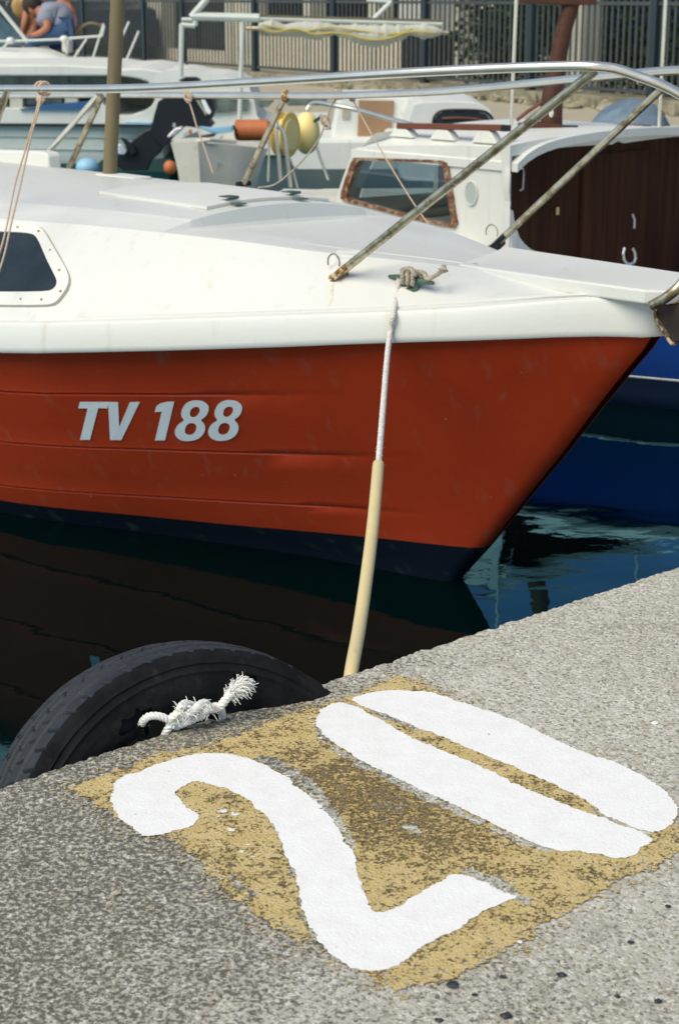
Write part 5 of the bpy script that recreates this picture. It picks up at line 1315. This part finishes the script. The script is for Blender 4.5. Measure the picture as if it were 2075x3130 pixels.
# trees: trunk and leaf clump crowns
def tree(loc_, h, R_, n, mat, lab, seed, zc=.62):
    rt = empty('leafy_tree', loc_, lab, 'tree'); rg = random.Random(seed)
    tk = MB(); top = loc_+V3((0, 0, h*.6)); tk.tube([loc_, loc_.lerp(top, .5)+V3((.06, 0, 0)), top], [.16, .12, .06], 9)
    cl = []
    for i in range(9):
        an_ = rg.uniform(0, 2*pi); e = loc_+V3((cos(an_)*R_*.6, sin(an_)*R_*.6, h*rg.uniform(.3, .95)))
        tk.tube([loc_+V3((0, 0, h*rg.uniform(.25, .5))), e], [.05, .02], 5); cl.append((e, R_*rg.uniform(.35, .6)))
    tk.build('trunk', M['bark'], rt)
    cr = MB()
    for i in range(n):
        c_, r_ = rg.choice(cl); d = V3((rg.gauss(0, 1), rg.gauss(0, 1), rg.gauss(0, .9))).normalized()*r_*rg.uniform(.55, 1.05)
        p = c_+d; u = V3((rg.uniform(-1, 1), rg.uniform(-1, 1), rg.uniform(-.6, .6))).normalized(); v = u.cross(V3((rg.uniform(-1, 1), rg.uniform(-1, 1), 1))).normalized(); s_ = rg.uniform(.035, .075)
        cr.add([p-u*s_, p+v*s_*.5, p+u*s_, p-v*s_*.5], [(0, 1, 2, 3)])
    cr_o = cr.build('crown', M[mat], rt)
tree(fp(wall_at(1450, 3), 3.6), 4.2, 1.5, 9000, 'leaf', 'dark leafy tree behind the fence, nearest the beige building', 1)
tree(fp(wall_at(1600, 4), 5.2), 4.6, 1.6, 9000, 'leaf', 'dark leafy tree behind the fence, left of the brown curved post', 2)
tree(fp(wall_at(1860, 9), 9.5), 5, 1.9, 7000, 'leaf', 'shaded leafy tree farthest back, right of the brown curved post', 3)
tree(fp(wall_at(2090, 3), 3.4), 4.4, 1.5, 9000, 'leaf2', 'brighter green tree behind the fence at the far right', 4)
hd_ = MB(); rg = random.Random(18); sa = wall_at(1408, 1.0)
for i in range(15000):
    s_ = rg.uniform(sa, sa+9); p = fp(s_, .75+rg.uniform(0, .7), rg.uniform(.0, 1.25)+.25*noise.noise(V3((s_*1.3, 0, 0)))); u = V3((rg.uniform(-1, 1), rg.uniform(-1, 1), rg.uniform(-1, 1))).normalized(); v = u.cross(V3((rg.uniform(-1, 1), .3, 1))).normalized(); q = rg.uniform(.025, .06)
    hd_.add([p-u*q, p+v*q*.6, p+u*q, p-v*q*.6], [(0, 1, 2, 3)])
tag(hd_.build('hedge', M['leafdark']), 'low dark green hedge growing right behind the fence', 'hedge')
hg = MB(); rg = random.Random(8)
for i in range(14000):
    s_ = rg.uniform(wall_at(1405, 6), wall_at(1405, 6)+22); p = fp(s_, 12.5+rg.gauss(0, .6), rg.uniform(0, 6.5)); u = V3((rg.uniform(-1, 1), rg.uniform(-1, 1), rg.uniform(-1, 1))).normalized(); v = u.cross(V3((0, .3, 1))).normalized(); q = rg.uniform(.1, .22)
    hg.add([p-u*q, p+v*q*.6, p+u*q, p-v*q*.6], [(0, 1, 2, 3)])
tag(hg.build('tree_belt', M['leafdark']), 'dense dark green belt of trees closing the view', 'trees', kind='stuff')
sh_ = MB().box(fp(wall_at(1500, 8)+0, 8.6, 1.5), (.9, .2, .8), FD, FNR); 
sh = empty('white_shed', fp(wall_at(1470, 8), 8.6), 'small white shed glimpsed through the dark leaves', 'shed')
a = wall_at(1432, 3.0); b = wall_at(1510, 3.0)
MB().box(fp((a+b)/2+.1, 2.0, .95), (b-a, .6, .62), FD, FNR).build('wall', M['whiteboat'], sh)
MB().box(fp((a+b)/2+.1, 2.0, .32), (b-a, .5, .62), FD, FNR).build('base', M['dim'], sh)
MB().slab([fp(a-.02, 1.62, 1.26), fp(b+.2, 1.62, 1.26), fp(b+.2, 2.4, 1.34), fp(a-.02, 2.4, 1.34)], V3((0, 0, .05))).build('roof', M['greyhull'], sh)
# parked cars behind the fence
def car(s0, d, col, lab, L_=4.0):
    r = empty('parked_car', fp(s0, d), lab, 'car')
    prof_ = [(-.5, .25), (-.5, .70), (-.46, .86), (-.30, .93), (-.20, 1.35), (-.08, 1.45), (.16, 1.45), (.28, .98), (.46, .88), (.5, .6), (.5, .25)]
    def cp(x, z, w_): return fp(s0+x*L_, d+w_, z)
    MB().slab([cp(x, z, -.82) for x, z in prof_], FNR*1.64).build('body', M[col], r, bevel=.06)
    for sgn in (-.835,):
        MB().slab([cp(x, z, sgn) for x, z in ((-.27, .95), (-.19, 1.30), (-.08, 1.38), (-.02, 1.38), (-.02, .95))], FNR*.02).build('window', M['darkglass'], r)
        MB().slab([cp(x, z, sgn) for x, z in ((.0, .95), (.0, 1.38), (.15, 1.38), (.24, .98))], FNR*.02).build('window', M['darkglass'], r)
    for x in (-.31, .32):
        for w_ in (-.86, .66):
            c_ = cp(x, .31, w_); MB().tube([c_, c_+FNR*.2], .31, 20).build('wheel', M['rubber'], r)
    MB().box(cp(-.505, .72, -.6), (.04, .25, .16), FD, FNR).build('tail_lamp', M['tail'], r)
    return r
car(wall_at(1850, 5.5), 5.5, 'carblue', 'dark blue car parked behind the fence, right of the brown post')
car(wall_at(2010, 9), 9.2, 'carwhite', 'white car parked behind the fence at the right')
car(wall_at(240, 1.3)-.0, 1.25, 'carblue', 'dark blue car behind the seated people', 3.4)

# ================================================================== PEOPLE ON THE FAR LEFT BOAT
def skin(name, mat, root, joints, edges, sub=2):
    org = V3(root.location); me = bpy.data.meshes.new(name)
    me.from_pydata([tuple(V3(j[0])-org) for j in joints], edges, []); me.materials.append(M[mat])
    o = bpy.data.objects.new(name, me); COL.objects.link(o); o.parent = root
    md = o.modifiers.new('skin', 'SKIN'); md.use_smooth_shade = True
    for i, j in enumerate(joints):
        r = j[1]; me.skin_vertices[0].data[i].radius = (r, r) if not isinstance(r, tuple) else r
    me.skin_vertices[0].data[0].use_root = True
    s_ = o.modifiers.new('subd', 'SUBSURF'); s_.levels = sub; s_.render_levels = sub
    return o
def Q(x, y, Y): return atY(x, y, Y)
YP = 19.0
# bent over, grey t-shirt, jeans
p1 = empty('person', Q(215, 100, YP), 'person in grey t-shirt and blue jeans bending forward on the far boat', 'person')
hip = Q(212, 88, YP); chest = Q(135, 42, YP); nk = Q(116, 30, YP); hd = Q(100, 26, YP)
J = [(hip, .13), (Q(175, 60, YP), .135), (chest, .14), (nk, .06), (Q(106, 30, YP), .07), (Q(96, 22, YP), .095), (Q(88, 36, YP), .06),
     (Q(140, 48, YP-.14), .065), (Q(148, 85, YP-.2), .045), (Q(120, 103, YP-.2), .034), (Q(104, 108, YP-.2), .03), (Q(95, 106, YP-.22), .02),
     (Q(130, 48, YP+.16), .06), (Q(112, 78, YP+.2), .045), (Q(98, 100, YP+.2), .034), (Q(92, 106, YP+.2), .025),
     (Q(205, 97, YP-.1), .11), (Q(120, 116, YP-.12), .075), (Q(95, 128, YP-.12), .06), (Q(90, 190, YP-.1), .045),
     (Q(205, 97, YP+.1), .11), (Q(125, 112, YP+.14), .075), (Q(105, 128, YP+.14), .06), (Q(100, 190, YP+.1), .045)]
Ed = [(0,1),(1,2),(2,3),(3,4),(4,5),(5,6),(2,7),(7,8),(8,9),(9,10),(10,11),(2,12),(12,13),(13,14),(14,15),(0,16),(16,17),(17,18),(18,19),(0,20),(20,21),(21,22),(22,23)]
skin('body', 'skin', p1, J, Ed)
skin('t_shirt', 'tshirt', p1, [(Q(214, 82, YP), .18), (Q(175, 56, YP), .19), (chest, .19), (Q(120, 34, YP), .12), (Q(142, 56, YP-.15), .085), (Q(146, 72, YP-.18), .075), (Q(132, 52, YP+.16), .08), (Q(124, 66, YP+.18), .07)], [(0,1),(1,2),(2,3),(2,4),(4,5),(2,6),(6,7)])
skin('jeans', 'jeans', p1, [(Q(216, 94, YP), .17), (Q(195, 100, YP-.1), .125), (Q(120, 116, YP-.12), .09), (Q(96, 130, YP-.12), .075), (Q(90, 185, YP-.1), .06), (Q(195, 100, YP+.1), .125), (Q(125, 113, YP+.14), .09), (Q(105, 130, YP+.14), .075), (Q(100, 185, YP+.1), .06)], [(0,1),(1,2),(2,3),(3,4),(0,5),(5,6),(6,7),(7,8)])
MB().ball(Q(99, 14, YP+.02), (.105, .11, .10), 16, 12, wob=.15).build('hair', M['hair_dark'], p1, smooth=True)
# seated upright behind, pink top, head above the picture
YQ = 19.6
p2 = empty('person', Q(205, 100, YQ), 'person in a pale pink sleeveless top sitting behind the grey t-shirt', 'person')
def arm2(dx): return 0
J = [(Q(205, 105, YQ), .13), (Q(200, 60, YQ), .125), (Q(195, 22, YQ), .13), (Q(193, 2, YQ), .055), (Q(193, -12, YQ), .06), (Q(192, -32, YQ), .10), (Q(192, -48, YQ), .085),
     (Q(216, 22, YQ), .055), (Q(224, 62, YQ), .042), (Q(230, 100, YQ-.05), .033), (Q(232, 112, YQ-.05), .022), (Q(172, 22, YQ), .055), (Q(162, 62, YQ), .042), (Q(160, 98, YQ-.1), .033),
     (Q(190, 116, YQ-.3), .09), (Q(180, 180, YQ-.4), .06), (Q(215, 116, YQ-.3), .09), (Q(215, 180, YQ-.4), .06)]
skin('body', 'skin', p2, J, [(0,1),(1,2),(2,3),(3,4),(4,5),(5,6),(2,7),(7,8),(8,9),(9,10),(2,11),(11,12),(12,13),(0,14),(14,15),(0,16),(16,17)])
skin('top', 'pink', p2, [(Q(205, 105, YQ), .145), (Q(200, 60, YQ), .14), (Q(196, 34, YQ), .145)], [(0,1),(1,2)])
MB().ball(Q(192, -46, YQ+.03), (.11, .12, .12), 16, 12, wob=.15).build('hair', M['hair_blond'], p2, smooth=True)
# blond one leaning in at the left
YR = 19.3
p3 = empty('person', Q(90, 110, YR), 'blond person in pale blue leaning forward at the left of the grey t-shirt', 'person')
J = [(Q(118, 105, YR), .12), (Q(108, 70, YR), .115), (Q(96, 40, YR), .115), (Q(84, 30, YR), .05), (Q(76, 24, YR), .075), (Q(72, 14, YR), .09),
     (Q(82, 46, YR-.12), .05), (Q(76, 75, YR-.15), .038), (Q(70, 96, YR-.15), .030), (Q(68, 106, YR-.16), .022), (Q(100, 46, YR+.14), .05), (Q(92, 80, YR+.15), .038), (Q(84, 102, YR+.1), .03),
     (Q(90, 118, YR-.1), .09), (Q(78, 180, YR-.1), .05), (Q(98, 118, YR+.1), .09), (Q(88, 180, YR+.1), .05)]
skin('body', 'skin', p3, J, [(0,1),(1,2),(2,3),(3,4),(4,5),(2,6),(6,7),(7,8),(8,9),(2,10),(10,11),(11,12),(0,13),(13,14),(0,15),(15,16)])
skin('shirt', 'paleblue', p3, [(Q(116, 104, YR), .135), (Q(106, 70, YR), .13), (Q(96, 44, YR), .125)], [(0,1),(1,2)])
MB().ball(Q(68, 18, YR), (.11, .12, .13), 16, 12, wob=.2).build('hair', M['hair_blond'], p3, smooth=True)
